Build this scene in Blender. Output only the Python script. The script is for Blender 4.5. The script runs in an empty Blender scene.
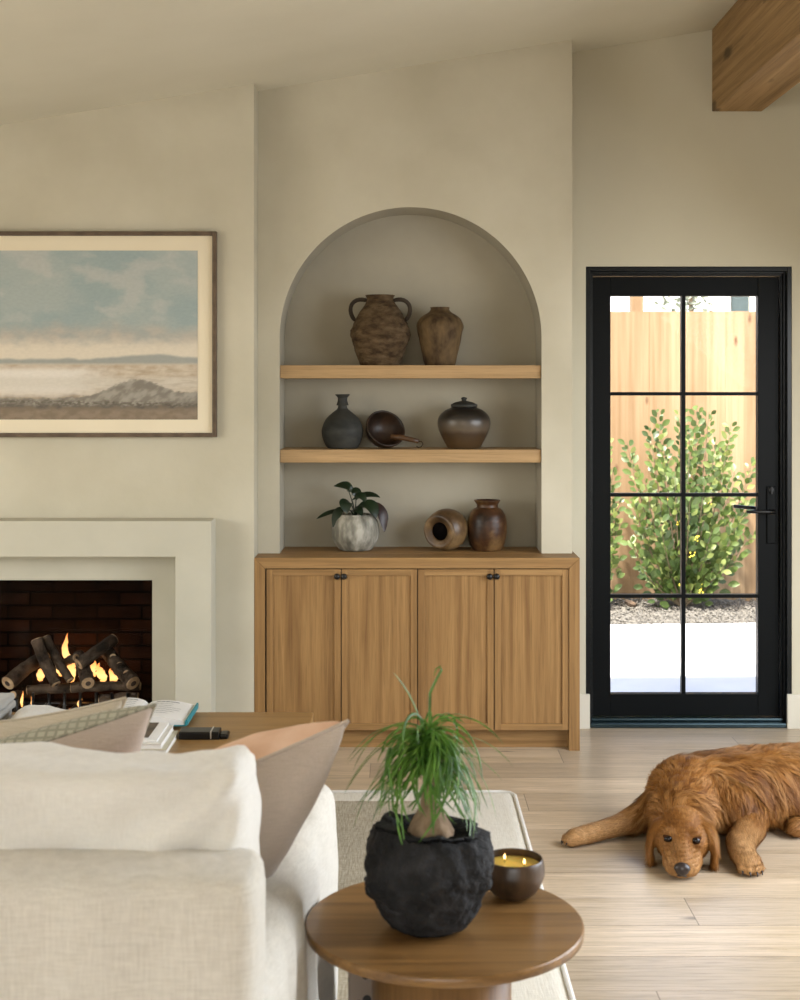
import bpy, bmesh, math, random
import numpy as np
from mathutils import Vector, Matrix, noise, Euler

scene = bpy.context.scene
COL = scene.collection
FPX = 1400.0          # focal length in pixels of the 800x1000 frame
CAMZ = 1.55

# ------------------------------------------------------------------ camera
cam_d = bpy.data.cameras.new('camera')
cam = bpy.data.objects.new('camera', cam_d)
COL.objects.link(cam)
cam.location = (0, 0, CAMZ)
cam.rotation_euler = (math.pi/2, 0, 0)
cam_d.sensor_width = 36.0
cam_d.sensor_fit = 'AUTO'
cam_d.lens = 36.0*FPX/1000.0
cam_d.shift_y = -0.110
cam_d.clip_start = 0.05
cam_d.dof.use_dof = True
cam_d.dof.focus_distance = 5.6
cam_d.dof.aperture_fstop = 6.3
scene.camera = cam

# ------------------------------------------------------------------ world, sun, daylight through the windows
world = bpy.data.worlds.new('sky'); scene.world = world; world.use_nodes = True
wn = world.node_tree; wn.nodes.clear()
wo = wn.nodes.new('ShaderNodeOutputWorld'); wb = wn.nodes.new('ShaderNodeBackground')
ws = wn.nodes.new('ShaderNodeTexSky'); ws.sky_type = 'NISHITA'; ws.sun_disc = False
ws.sun_elevation = math.radians(55); ws.sun_rotation = math.radians(200)
ws.air_density = 1.0; ws.dust_density = 4.0; ws.ozone_density = 1.0
wn.links.new(ws.outputs[0], wb.inputs[0]); wn.links.new(wb.outputs[0], wo.inputs[0])
wb.inputs[1].default_value = 0.85

def lamp(name, kind, loc, rot, energy, color, **k):
    d = bpy.data.lights.new(name, kind); d.energy = energy; d.color = color
    for a, v in k.items(): setattr(d, a, v)
    o = bpy.data.objects.new(name, d); COL.objects.link(o); o.location = loc; o.rotation_euler = rot
    return o
R = math.radians
lamp('sun', 'SUN', (0, 0, 10), (R(16), R(-16), 0), 20.0, (1.0, .95, .87), angle=R(2))
# daylight: one soft source in each window opening of the room
lamp('daylight_left', 'AREA', (-4.15, 2.6, 1.35), (R(66), 0, R(-90)), 112, (1.0, .95, .84), shape='RECTANGLE', size=3.6, size_y=2.1)
lamp('daylight_rear', 'AREA', (-.6, -3.15, 1.4), (R(72), 0, R(0)), 46, (1.0, .95, .85), shape='RECTANGLE', size=4.2, size_y=2.3)
lamp('daylight_right', 'AREA', (2.85, 3.7, 1.40), (R(40), 0, R(90)), 165, (.97, .98, 1.0), shape='RECTANGLE', size=2.9, size_y=2.2)

vs = scene.view_settings
vs.view_transform = 'Standard'; vs.look = 'None'; vs.gamma = 1.0; vs.use_curve_mapping = False
vs.exposure = -0.12

# ------------------------------------------------------------------ helpers
def at(px, py, Y):
    return Vector(((px-400)*Y/FPX, Y, CAMZ-(py-390)*Y/FPX))

def tag(o, label=None, cat=None, group=None, kind=None):
    if label: o['label'] = label
    if cat: o['category'] = cat
    if group: o['group'] = group
    if kind: o['kind'] = kind
    return o

def thing(name, loc, label, cat, group=None):
    o = bpy.data.objects.new(name, None); COL.objects.link(o)
    o.empty_display_size = .05; o.location = loc
    return tag(o, label, cat, group)

class MB:
    def __init__(s): s.v = []; s.f = []; s.m = []; s.mi = 0
    def add(s, vs_, fs):
        n = len(s.v); s.v += [Vector(v) for v in vs_]
        for f in fs: s.f.append(tuple(i+n for i in f)); s.m.append(s.mi)
        return s
    def box(s, x0, x1, y0, y1, z0, z1):
        return s.add([(x0,y0,z0),(x1,y0,z0),(x1,y1,z0),(x0,y1,z0),(x0,y0,z1),(x1,y0,z1),(x1,y1,z1),(x0,y1,z1)],
            [(0,3,2,1),(4,5,6,7),(0,1,5,4),(1,2,6,5),(2,3,7,6),(3,0,4,7)])
    def lathe(s, prof, c=(0,0,0), seg=48, warp=None, M=None):
        n = len(prof); vs_ = []; fs = []; c = Vector(c)
        for (r, z) in prof:
            for k in range(seg):
                a = 2*math.pi*k/seg
                p = Vector((r*math.cos(a), r*math.sin(a), z))
                if warp: p = warp(p)
                if M: p = M @ p
                vs_.append(p+c)
        for i in range(n-1):
            for k in range(seg):
                k2 = (k+1) % seg
                fs.append((i*seg+k, i*seg+k2, (i+1)*seg+k2, (i+1)*seg+k))
        if prof[0][0] > 1e-6: fs.append(tuple(reversed(range(seg))))
        if prof[-1][0] > 1e-6: fs.append(tuple((n-1)*seg+k for k in range(seg)))
        return s.add(vs_, fs)
    def tube(s, path, rad, seg=10, cap=True):
        P = [Vector(p) for p in path]; n = len(P)
        if not hasattr(rad, '__len__'): rad = [rad]*n
        vs_ = []; fs = []; prev = None
        for i in range(n):
            t = (P[min(i+1, n-1)]-P[max(i-1, 0)])
            if t.length < 1e-9: t = Vector((0,0,1))
            t.normalize()
            if prev is None:
                a = Vector((0,0,1)) if abs(t.z) < .9 else Vector((1,0,0))
                u = t.cross(a).normalized()
            else:
                u = (prev - t*prev.dot(t)).normalized()
            prev = u; w = t.cross(u)
            for k in range(seg):
                a = 2*math.pi*k/seg
                vs_.append(P[i]+(u*math.cos(a)+w*math.sin(a))*rad[i])
        for i in range(n-1):
            for k in range(seg):
                k2 = (k+1) % seg
                fs.append((i*seg+k, (i+1)*seg+k, (i+1)*seg+k2, i*seg+k2))
        if cap:
            fs.append(tuple(range(seg))); fs.append(tuple((n-1)*seg+k for k in reversed(range(seg))))
        return s.add(vs_, fs)
    def ball(s, c, r, seg=16, M=None):
        if not hasattr(r, '__len__'): r = (r, r, r)
        h = seg//2; vs_ = []; fs = []
        for i in range(h+1):
            th = math.pi*i/h
            for k in range(seg):
                a = 2*math.pi*k/seg
                p = Vector((r[0]*math.sin(th)*math.cos(a), r[1]*math.sin(th)*math.sin(a), r[2]*math.cos(th)))
                if M: p = M @ p
                vs_.append(p+Vector(c))
        for i in range(h):
            for k in range(seg):
                k2 = (k+1) % seg
                fs.append((i*seg+k, (i+1)*seg+k, (i+1)*seg+k2, i*seg+k2))
        return s.add(vs_, fs)
    def leaf(s, p0, p1, p2, width, up=(0,0,1), n=8, fold=.25, shape=None, curl=0):
        p0, p1, p2 = Vector(p0), Vector(p1), Vector(p2); up = Vector(up); vs_ = []; fs = []
        for i in range(n+1):
            t = i/n
            p = p0*(1-t)**2+p1*2*t*(1-t)+p2*t*t
            d = ((p1-p0)*(1-t)+(p2-p1)*t).normalized()
            side = d.cross(up)
            if side.length < 1e-4: side = d.cross(Vector((1,0,.3)))
            side.normalize(); nn = side.cross(d).normalized()
            w = width*(shape(t) if shape else math.sin(math.pi*min(1, t*.97+.015))**.8)
            vs_ += [p-side*w+nn*w*fold, p-nn*w*curl, p+side*w+nn*w*fold]
        for i in range(n):
            a = i*3
            fs += [(a, a+1, a+4, a+3), (a+1, a+2, a+5, a+4)]
        return s.add(vs_, fs)
    def build(s, name, mat, parent=None, origin=None, smooth=False, bevel=0, bseg=2, sub=0, weld=False, fn=None, autosm=False):
        if parent is not None: org = parent_loc(parent)
        else: org = Vector(origin) if origin is not None else Vector((0,0,0))
        me = bpy.data.meshes.new(name)
        me.from_pydata([v-org for v in s.v], [], s.f)
        mats = mat if isinstance(mat, (list, tuple)) else [mat]
        for m in mats: me.materials.append(m)
        if len(mats) > 1: me.polygons.foreach_set('material_index', s.m)
        if weld:
            b = bmesh.new(); b.from_mesh(me); bmesh.ops.remove_doubles(b, verts=b.verts, dist=1e-5)
            bmesh.ops.recalc_face_normals(b, faces=b.faces); b.to_mesh(me); b.free()
        if smooth: me.polygons.foreach_set('use_smooth', [True]*len(me.polygons))
        me.update()
        o = bpy.data.objects.new(name, me); COL.objects.link(o)
        if parent is not None: o.parent = parent
        else: o.location = org
        if bevel:
            md = o.modifiers.new('bevel', 'BEVEL'); md.width = bevel; md.segments = bseg; md.limit_method = 'ANGLE'
            md.harden_normals = False
        if sub:
            md = o.modifiers.new('sub', 'SUBSURF'); md.levels = sub; md.render_levels = sub
        return o

def parent_loc(p):
    l = Vector((0,0,0))
    while p is not None:
        l += p.location; p = p.parent
    return l

def struct(o): o['kind'] = 'structure'; return o

def fbm(p, sc=1.0, oct_=3):
    return noise.fractal(Vector(p)*sc, 1.0, 2.0, oct_)

# ------------------------------------------------------------------ materials
def new_mat(name):
    m = bpy.data.materials.new(name); m.use_nodes = True
    nt = m.node_tree; b = nt.nodes['Principled BSDF']
    return m, nt, b
def N(nt, t, **k):
    n = nt.nodes.new(t)
    for a, v in k.items():
        if a in n.inputs.keys(): n.inputs[a].default_value = v
        else: setattr(n, a, v)
    return n
def coords(nt, scale=(1,1,1), kind='Object', rnd=0):
    tc = N(nt, 'ShaderNodeTexCoord'); mp = N(nt, 'ShaderNodeMapping')
    mp.inputs['Scale'].default_value = scale
    nt.links.new(tc.outputs[kind], mp.inputs[0])
    if rnd:
        oi = N(nt, 'ShaderNodeObjectInfo'); mu = N(nt, 'ShaderNodeMath', operation='MULTIPLY'); mu.inputs[1].default_value = rnd
        nt.links.new(oi.outputs['Random'], mu.inputs[0]); cx = N(nt, 'ShaderNodeCombineXYZ')
        for i in range(3): nt.links.new(mu.outputs[0], cx.inputs[i])
        nt.links.new(cx.outputs[0], mp.inputs[1])
    return mp
def ramp(nt, fac, stops):
    r = N(nt, 'ShaderNodeValToRGB'); e = r.color_ramp.elements
    while len(e) < len(stops): e.new(.5)
    for i, (p, c) in enumerate(stops):
        e[i].position = p; e[i].color = (c[0], c[1], c[2], 1) if hasattr(c, '__len__') else (c, c, c, 1)
    nt.links.new(fac, r.inputs[0]); return r
def mix(nt, fac, a, b, mode='MIX'):
    m = N(nt, 'ShaderNodeMix', data_type='RGBA', blend_type=mode)
    for sock, v in ((m.inputs[0], fac), (m.inputs[6], a), (m.inputs[7], b)):
        if hasattr(v, 'is_linked'): nt.links.new(v, sock)
        elif hasattr(v, '__len__'): sock.default_value = (v[0], v[1], v[2], 1)
        else: sock.default_value = v
    return m.outputs[2]
def bump(nt, b, h, strength=.3, dist=.01):
    bp = N(nt, 'ShaderNodeBump'); bp.inputs['Strength'].default_value = strength; bp.inputs['Distance'].default_value = dist
    nt.links.new(h, bp.inputs['Height']); nt.links.new(bp.outputs[0], b.inputs['Normal']); return bp
def noise_tex(nt, vec, scale, detail=4, rough=.55, dist=0):
    n = N(nt, 'ShaderNodeTexNoise'); n.inputs['Scale'].default_value = scale; n.inputs['Detail'].default_value = detail
    n.inputs['Roughness'].default_value = rough; n.inputs['Distortion'].default_value = dist
    nt.links.new(vec, n.inputs['Vector']); return n.outputs[0]

def mottled(name, c1, c2, scale=3, rough=.85, b=.2, bscale=30, bdist=.004, c3=None, stretch=(1,1,1), spec=.3, rnd=0, metal=0, lo=.35, hi=.65, coat=0):
    m, nt, bs = new_mat(name)
    mp = coords(nt, stretch, rnd=rnd)
    n1 = noise_tex(nt, mp.outputs[0], scale, 5)
    stops = [(lo, c1), (hi, c2)] if c3 is None else [(lo, c1), ((lo+hi)/2, c2), (hi, c3)]
    r = ramp(nt, n1, stops)
    nt.links.new(r.outputs[0], bs.inputs['Base Color'])
    bs.inputs['Roughness'].default_value = rough; bs.inputs['Specular IOR Level'].default_value = spec
    bs.inputs['Metallic'].default_value = metal
    if coat: bs.inputs['Coat Weight'].default_value = coat; bs.inputs['Coat Roughness'].default_value = .15
    if b:
        n2 = noise_tex(nt, mp.outputs[0], bscale, 4)
        bump(nt, bs, n2, b, bdist)
    return m

def oak(name, c1, c2, axis=2, rough=.5, scale=1.0, dark=None, knots=False, rnd=9.0, spec=.3):
    m, nt, bs = new_mat(name)
    s = [34*scale]*3; s[axis] = 1.2*scale
    mp = coords(nt, tuple(s), rnd=rnd)
    n1 = noise_tex(nt, mp.outputs[0], 1.0, 5, .6, .4)
    s2 = [240*scale]*3; s2[axis] = 6*scale
    mp2 = coords(nt, tuple(s2), rnd=rnd)
    n2 = noise_tex(nt, mp2.outputs[0], 1.0, 3, .6)
    s3 = [5*scale]*3; s3[axis] = .35*scale
    mp3 = coords(nt, tuple(s3), rnd=rnd)
    wv = N(nt, 'ShaderNodeTexWave', wave_type='RINGS', rings_direction='XYZ'[axis]); wv.inputs['Scale'].default_value = 2.0
    wv.inputs['Distortion'].default_value = 5; wv.inputs['Detail'].default_value = 3; wv.inputs['Detail Scale'].default_value = 1.2
    nt.links.new(mp3.outputs[0], wv.inputs[0])
    r1 = ramp(nt, n1, [(.3, c1), (.7, c2)])
    cc = mix(nt, .22, r1.outputs[0], ramp(nt, wv.outputs[0], [(0, c1), (.6, c2)]).outputs[0])
    pores = ramp(nt, n2, [(.34, .62), (.5, 1.0)])
    cc = mix(nt, .55, cc, pores.outputs[0], 'MULTIPLY')
    if knots:
        mp4 = coords(nt, tuple((7 if i != axis else 2.4) for i in range(3)), rnd=rnd)
        vo = N(nt, 'ShaderNodeTexVoronoi'); vo.inputs['Scale'].default_value = 1.0
        nz = noise_tex(nt, mp4.outputs[0], 3, 3)
        nt.links.new(mp4.outputs[0], vo.inputs['Vector'])
        ad = N(nt, 'ShaderNodeMath', operation='MULTIPLY_ADD'); ad.inputs[1].default_value = .25
        nt.links.new(nz, ad.inputs[0]); nt.links.new(vo.outputs['Distance'], ad.inputs[2])
        kn = ramp(nt, ad.outputs[0], [(.26, .25), (.36, 1.0)])
        cc = mix(nt, .8, cc, kn.outputs[0], 'MULTIPLY')
    nt.links.new(cc, bs.inputs['Base Color'])
    bs.inputs['Roughness'].default_value = rough; bs.inputs['Specular IOR Level'].default_value = spec
    bump(nt, bs, n2, .12, .002)
    return m

def fabric(name, c, scale=1.0, c2=None, rough=.95, bs_=.35, wrinkle=.3):
    m, nt, bs = new_mat(name)
    c2 = c2 or tuple(x*.86 for x in c)
    a = noise_tex(nt, coords(nt, (30*scale, 30*scale, 420*scale)).outputs[0], 1, 3, .6)
    b = noise_tex(nt, coords(nt, (420*scale, 420*scale, 24*scale)).outputs[0], 1, 3, .6)
    ad = N(nt, 'ShaderNodeMath', operation='ADD'); nt.links.new(a, ad.inputs[0]); nt.links.new(b, ad.inputs[1])
    hf = N(nt, 'ShaderNodeMath', operation='MULTIPLY'); hf.inputs[1].default_value = .5; nt.links.new(ad.outputs[0], hf.inputs[0])
    r = ramp(nt, hf.outputs[0], [(.38, c2), (.6, c)])
    nt.links.new(r.outputs[0], bs.inputs['Base Color'])
    bs.inputs['Roughness'].default_value = rough; bs.inputs['Specular IOR Level'].default_value = .1
    bs.inputs['Sheen Weight'].default_value = .15
    w = noise_tex(nt, coords(nt, (1,1,1)).outputs[0], 9, 4, .6, .6)
    sm = N(nt, 'ShaderNodeMath', operation='MULTIPLY_ADD'); sm.inputs[1].default_value = wrinkle*8
    nt.links.new(w, sm.inputs[0]); nt.links.new(hf.outputs[0], sm.inputs[2])
    bump(nt, bs, sm.outputs[0], bs_, .0025)
    return m

def plain(name, c, rough=.5, metal=0, spec=.5, **k):
    m, nt, bs = new_mat(name)
    bs.inputs['Base Color'].default_value = (c[0], c[1], c[2], 1); bs.inputs['Roughness'].default_value = rough
    bs.inputs['Metallic'].default_value = metal; bs.inputs['Specular IOR Level'].default_value = spec
    for a, v in k.items(): bs.inputs[a.replace('_', ' ')].default_value = v
    return m

def emis(name, c, s):
    m, nt, bs = new_mat(name)
    bs.inputs['Base Color'].default_value = (0,0,0,1)
    bs.inputs['Emission Color'].default_value = (c[0], c[1], c[2], 1); bs.inputs['Emission Strength'].default_value = s
    return m

def leafmat(name, c1, c2, rough=.45, trans=.3, scale=6):
    m, nt, bs = new_mat(name)
    n1 = noise_tex(nt, coords(nt).outputs[0], scale, 3)
    r = ramp(nt, n1, [(.35, c1), (.65, c2)])
    nt.links.new(r.outputs[0], bs.inputs['Base Color'])
    bs.inputs['Roughness'].default_value = rough
    tr = N(nt, 'ShaderNodeBsdfTranslucent'); nt.links.new(r.outputs[0], tr.inputs[0])
    mx = N(nt, 'ShaderNodeMixShader'); mx.inputs[0].default_value = trans
    nt.links.new(bs.outputs[0], mx.inputs[1]); nt.links.new(tr.outputs[0], mx.inputs[2])
    nt.links.new(mx.outputs[0], nt.nodes['Material Output'].inputs[0])
    return m

def floor_mat():
    m, nt, bs = new_mat('oak_floor')
    tc = N(nt, 'ShaderNodeTexCoord'); sp = N(nt, 'ShaderNodeSeparateXYZ'); nt.links.new(tc.outputs['Object'], sp.inputs[0])
    def M(op, a, b=None, c=None):
        n = N(nt, 'ShaderNodeMath', operation=op)
        for i, v in enumerate((a, b, c)):
            if v is None: continue
            if hasattr(v, 'is_linked'): nt.links.new(v, n.inputs[i])
            else: n.inputs[i].default_value = v
        return n.outputs[0]
    W, L = .2205, 2.2
    yy = M('DIVIDE', M('SUBTRACT', sp.outputs[1], 4.052-W*60), W)
    row = M('FLOOR', yy); fy = M('FRACT', yy)
    xo = M('SUBTRACT', sp.outputs[0], M('MULTIPLY_ADD', row, .8018, .866-60*.8018))
    xx = M('DIVIDE', M('ADD', xo, 220), L)
    colx = M('FLOOR', xx); fx = M('FRACT', xx)
    # gap lines
    ey = M('MINIMUM', fy, M('SUBTRACT', 1, fy)); ex = M('MINIMUM', fx, M('SUBTRACT', 1, fx))
    gy = M('SMOOTH_MIN', M('DIVIDE', ey, .010), 1, .1); gx = M('SMOOTH_MIN', M('DIVIDE', ex, .0011), 1, .1)
    gap = M('MINIMUM', gy, gx)
    idn = N(nt, 'ShaderNodeCombineXYZ'); nt.links.new(row, idn.inputs[0]); nt.links.new(colx, idn.inputs[1])
    wn_ = N(nt, 'ShaderNodeTexWhiteNoise', noise_dimensions='3D'); nt.links.new(idn.outputs[0], wn_.inputs[0])
    off = N(nt, 'ShaderNodeVectorMath', operation='SCALE'); off.inputs['Scale'].default_value = 30
    nt.links.new(wn_.outputs['Color'], off.inputs[0])
    av = N(nt, 'ShaderNodeVectorMath', operation='ADD'); nt.links.new(tc.outputs['Object'], av.inputs[0]); nt.links.new(off.outputs[0], av.inputs[1])
    def mpd(s):
        mp = N(nt, 'ShaderNodeMapping'); mp.inputs['Scale'].default_value = s; nt.links.new(av.outputs[0], mp.inputs[0]); return mp.outputs[0]
    g1 = noise_tex(nt, mpd((1.6, 22, 1)), 1, 5, .6, .6)
    g2 = noise_tex(nt, mpd((9, 190, 1)), 1, 3, .6)
    wv = N(nt, 'ShaderNodeTexWave', wave_type='BANDS', bands_direction='Y'); wv.inputs['Scale'].default_value = 4.5
    wv.inputs['Distortion'].default_value = 9; wv.inputs['Detail'].default_value = 3; wv.inputs['Detail Scale'].default_value = .8
    nt.links.new(mpd((1.0, 3.5, 1)), wv.inputs[0])
    base = ramp(nt, g1, [(.28, (.44,.345,.225)), (.72, (.64,.52,.38))])
    tone = ramp(nt, wn_.outputs['Value'], [(0, .80), (1, 1.08)])
    c = mix(nt, 1.0, base.outputs[0], tone.outputs[0], 'MULTIPLY')
    c = mix(nt, .35, c, ramp(nt, wv.outputs[0], [(0, .62), (.25, 1)]).outputs[0], 'MULTIPLY')
    c = mix(nt, .5, c, ramp(nt, g2, [(.36, .6), (.5, 1.0)]).outputs[0], 'MULTIPLY')
    # knots
    vo = N(nt, 'ShaderNodeTexVoronoi'); vo.inputs['Scale'].default_value = 1; nt.links.new(mpd((1.6, 5.5, 1)), vo.inputs['Vector'])
    kn = ramp(nt, vo.outputs['Distance'], [(.03, .22), (.09, 1)])
    c = mix(nt, .75, c, kn.outputs[0], 'MULTIPLY')
    c = mix(nt, 1, c, ramp(nt, gap, [(0, .28), (1, 1)]).outputs[0], 'MULTIPLY')
    nt.links.new(c, bs.inputs['Base Color'])
    rr = ramp(nt, g1, [(0, .24), (1, .36)]); nt.links.new(rr.outputs[0], bs.inputs['Roughness'])
    bs.inputs['Specular IOR Level'].default_value = .5
    hh = M('MULTIPLY_ADD', g2, .25, gap)
    bump(nt, bs, hh, .25, .0015)
    return m

MT = {}
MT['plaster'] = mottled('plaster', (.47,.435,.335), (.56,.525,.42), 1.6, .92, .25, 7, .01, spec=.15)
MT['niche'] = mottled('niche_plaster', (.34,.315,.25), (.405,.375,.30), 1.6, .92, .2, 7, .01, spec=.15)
MT['paint'] = mottled('wall_paint', (.56,.53,.42), (.585,.555,.44), 2, .9, .05, 60, .002, spec=.15)
MT['ceil'] = mottled('ceiling_paint', (.62,.59,.48), (.65,.62,.51), 2, .92, .05, 50, .002, spec=.15)
MT['bouncecut'] = mottled('bounce_cut_paint', (.30,.28,.22), (.33,.31,.24), 2, .9, 0)  # unseen side and rear walls, darkened to cut bounce light and raise contrast
MT['trim'] = mottled('trim_paint', (.62,.59,.49), (.66,.63,.53), 2, .6, .03, 50, .002, spec=.3)
MT['surround'] = mottled('surround_plaster', (.45,.43,.345), (.51,.485,.395), 2.4, .85, .15, 12, .006, spec=.2)
MT['floor'] = floor_mat()
MT['oakv'] = oak('oak_vertical', (.165,.082,.025), (.35,.20,.074), 2)
MT['oakh'] = oak('oak_horizontal', (.19,.098,.031), (.355,.208,.080), 0)
MT['shelf'] = oak('oak_shelf', (.34,.215,.098), (.47,.31,.155), 0)
MT['beam'] = oak('oak_beam', (.19,.11,.042), (.42,.265,.12), 1, .7, .6, knots=True)
MT['table'] = oak('walnut_stained_top', (.125,.060,.018), (.33,.18,.062), 0, .28, 1.0, spec=.5)
MT['ctable'] = oak('coffee_table_oak', (.24,.13,.042), (.36,.21,.078), 0, .4)
MT['black'] = plain('black_door_paint', (.003,.004,.0045), .42, 0, .10)
MT['jamb'] = plain('black_jamb_paint', (.003,.0045,.005), .3, 0, .28)
MT['sill'] = plain('sky_teal_sill', (.035,.06,.07), .25, .7)  # teal colour paints the sky's reflection onto the dark sill
MT['knob'] = plain('black_metal', (.008,.008,.008), .35, .3)
MT['linen'] = fabric('linen_slipcover', (.68,.65,.58), 1, c2=(.56,.53,.465))
MT['cream'] = fabric('cream_cotton', (.76,.74,.69), 1.3, c2=(.68,.66,.61))
MT['flax'] = fabric('flax_back', (.50,.42,.35), 1.4)
MT['peach'] = mottled('peach_velvet', (.62,.38,.25), (.74,.52,.38), 9, .9, .2, 60, .003)
MT['tan'] = fabric('tan_wool', (.52,.45,.34), 1)
MT['greywool'] = fabric('grey_wool', (.40,.39,.36), .6)
MT['palewool'] = fabric('pale_wool', (.62,.60,.55), .6)

# ================================================================== THE ROOM
YC, YK, YD, YN = 6.014, 6.165, 6.417, 6.435     # chimney face, column face, door wall face, niche back
XR = 1.545                                       # ridge
def zc(x): return 2.865+.163*(x+.63) if x < XR else 2.865+.163*(XR+.63)-.163*(x-XR)

def prism_xz(poly, y0, y1, name, mat, **k):
    mb = MB(); n = len(poly)
    vs_ = [(x, y0, z) for x, z in poly]+[(x, y1, z) for x, z in poly]
    mb.add(vs_, [tuple(range(n)), tuple(n+i for i in reversed(range(n)))]+[(i, n+i, n+(i+1) % n, (i+1) % n) for i in range(n)])
    return mb.build(name, mat, weld=True, **k)

o = MB().box(-4.3, 4.1, -3.3, 6.6, -.2, 0).build('floor', MT['floor']); struct(o)
# ceiling: two sloping slabs meeting at the ridge
mb = MB()
T = .25
xs = [-4.1, XR, 3.8]
mb.add([(x, -3.2, zc(x)) for x in xs]+[(x, 6.75, zc(x)) for x in xs]+[(x, -3.2, zc(x)+T) for x in xs]+[(x, 6.75, zc(x)+T) for x in xs],
       [(0,1,4,3),(1,2,5,4),(6,9,10,7),(7,10,11,8),(0,6,7,1),(1,7,8,2),(3,4,10,9),(4,5,11,10),(0,3,9,6),(2,8,11,5)])
struct(mb.build('ceiling', MT['ceil'], weld=True))

def top(x): return zc(x)+.01
# door wall (with the door opening)
DX0, DX1, DZ = (585.8-400)*YD/FPX, (792-400)*YD/FPX, CAMZ+(390-266.4)*YD/FPX
prism_xz([(.72, 0), (DX0, 0), (DX0, DZ), (DX1, DZ), (DX1, 0), (3.6, 0), (3.6, top(3.6)), (XR, top(XR)), (.72, top(.72))], YD, YD+.16, 'wall_back', MT['paint'])
struct(bpy.data.objects['wall_back'])
# chimney breast with firebox opening
FX0, FX1, FZ0, FZ1 = -2.137, -1.063, .07, .734
CX1 = -.627
prism_xz([(-3.95, 0), (FX0, 0), (FX0, FZ1), (FX1, FZ1), (FX1, 0), (CX1, 0), (CX1, top(CX1)), (-3.95, top(-3.95))], YC, 6.6, 'wall_chimney', MT['plaster'])
struct(bpy.data.objects['wall_chimney'])
# column with the arched niche
KX0, KX1 = CX1+.001, (572.2-400)*YK/FPX
NX0, NX1 = (279.6-400)*YK/FPX, (541.6-400)*YK/FPX
NC, NR = (NX0+NX1)/2, (NX1-NX0)/2
NZT = CAMZ+(390-207.1)*YK/FPX
CABZ = CAMZ-(557.8-390)*YC/FPX
zsp = NZT-NR
SEG = 64
arc = [(NC-NR*math.cos(math.pi*i/SEG), zsp+NR*math.sin(math.pi*i/SEG)) for i in range(SEG+1)]
poly = [(KX0, CABZ+.001), (NX0, CABZ+.001)]+arc+[(NX1, CABZ+.001), (KX1, CABZ+.001), (KX1, top(KX1)), (KX0, top(KX0))]
mb = MB(); n = len(poly)
# front face as strips
def arcz(x):
    d = NR*NR-(x-NC)**2
    return zsp+math.sqrt(max(0, d))
F = []
front = [(x, YK, z) for x, z in poly]
mb.add([(KX0, YK, CABZ+.001), (NX0, YK, CABZ+.001), (NX0, YK, zsp), (NX0, YK, top(NX0)), (KX0, YK, top(KX0))], [(0,1,2,3,4)])
mb.add([(NX1, YK, CABZ+.001), (KX1, YK, CABZ+.001), (KX1, YK, top(KX1)), (NX1, YK, top(NX1)), (NX1, YK, zsp)], [(0,1,2,3,4)])
for i in range(SEG):
    (xa, za), (xb, zb) = arc[i], arc[i+1]
    mb.add([(xa, YK, za), (xb, YK, zb), (xb, YK, top(xb)), (xa, YK, top(xa))], [(0,1,2,3)])
# right return of the column
mb.add([(KX1, YK, 0), (KX1, YD+.01, 0), (KX1, YD+.01, top(KX1)), (KX1, YK, top(KX1))], [(0,1,2,3)])
struct(mb.build('wall_niche', MT['plaster'], weld=True))
# niche lining: jambs, vault and back
mb = MB()
line = [(NX0, CABZ+.001)]+arc+[(NX1, CABZ+.001)]
for i in range(len(line)-1):
    (xa, za), (xb, zb) = line[i], line[i+1]
    mb.add([(xa, YK, za), (xb, YK, zb), (xb, YN, zb), (xa, YN, za)], [(0,1,2,3)])
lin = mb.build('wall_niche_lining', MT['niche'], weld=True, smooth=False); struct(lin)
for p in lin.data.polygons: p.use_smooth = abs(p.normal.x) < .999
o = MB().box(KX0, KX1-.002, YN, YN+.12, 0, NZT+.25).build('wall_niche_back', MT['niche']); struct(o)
# side and rear walls, each with a window opening
def wall_hole(name, axis, c, t, a0, a1, h0, h1, z0, z1, zt):
    mb = MB()
    def bx(a, b, za, zb):
        if axis == 'x': mb.box(c, c+t, a, b, za, zb)
        else: mb.box(a, b, c, c+t, za, zb)
    bx(a0, h0, 0, zt); bx(h1, a1, 0, zt); bx(h0, h1, z1, zt)
    if z0 > 0: bx(h0, h1, 0, z0)
    return struct(mb.build(name, MT['bouncecut']))
wall_hole('wall_left', 'x', -4.1, .15, -3.1, 6.5, .75, 4.45, .28, 2.2, zc(-4.1)+.03)
wall_hole('wall_right', 'x', 2.6, .15, -3.1, 6.4, 2.2, 5.2, .05, 2.45, zc(2.75)+.03)
mb = MB()
mb.box(-3.95, -2.8, -3.1, -2.95, 0, 2.33).box(1.6, 3.45, -3.1, -2.95, 0, 2.8).box(-2.8, 1.6, -3.1, -2.95, 2.5, 2.52)
mb.add([(-3.95, -3.1, 2.3), (-2.8, -3.1, 2.3), (-2.8, -3.1, 2.5), (1.6, -3.1, 2.5), (3.45, -3.1, 2.5), (3.45, -3.1, zc(3.45)), (XR, -3.1, zc(XR)), (-3.95, -3.1, zc(-3.95))], [(0,1,2,3,4,5,6,7)])
struct(mb.build('wall_rear', MT['bouncecut']))

# baseboards beside the door
def bb(name, x0, x1):
    mb = MB().box(x0, x1, YD-.016, YD-.001, 0, .158)
    struct(mb.build(name, MT['trim'], bevel=.002))
bb('baseboard_left', KX1+.001, (590-400)*(YD-.016)/FPX)
bb('baseboard_right', (787.6-400)*(YD-.016)/FPX, 2.59)
# ridge beam
BX0, BX1 = (711.95-400)*YD/FPX, (761.7-400)*YD/FPX
o = MB().box(BX0, BX1, -2.9, YD-.001, CAMZ+278.4*YD/FPX, zc(BX0)+.005).build('ceiling_beam', MT['beam'], bevel=.003)
struct(o)

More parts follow.
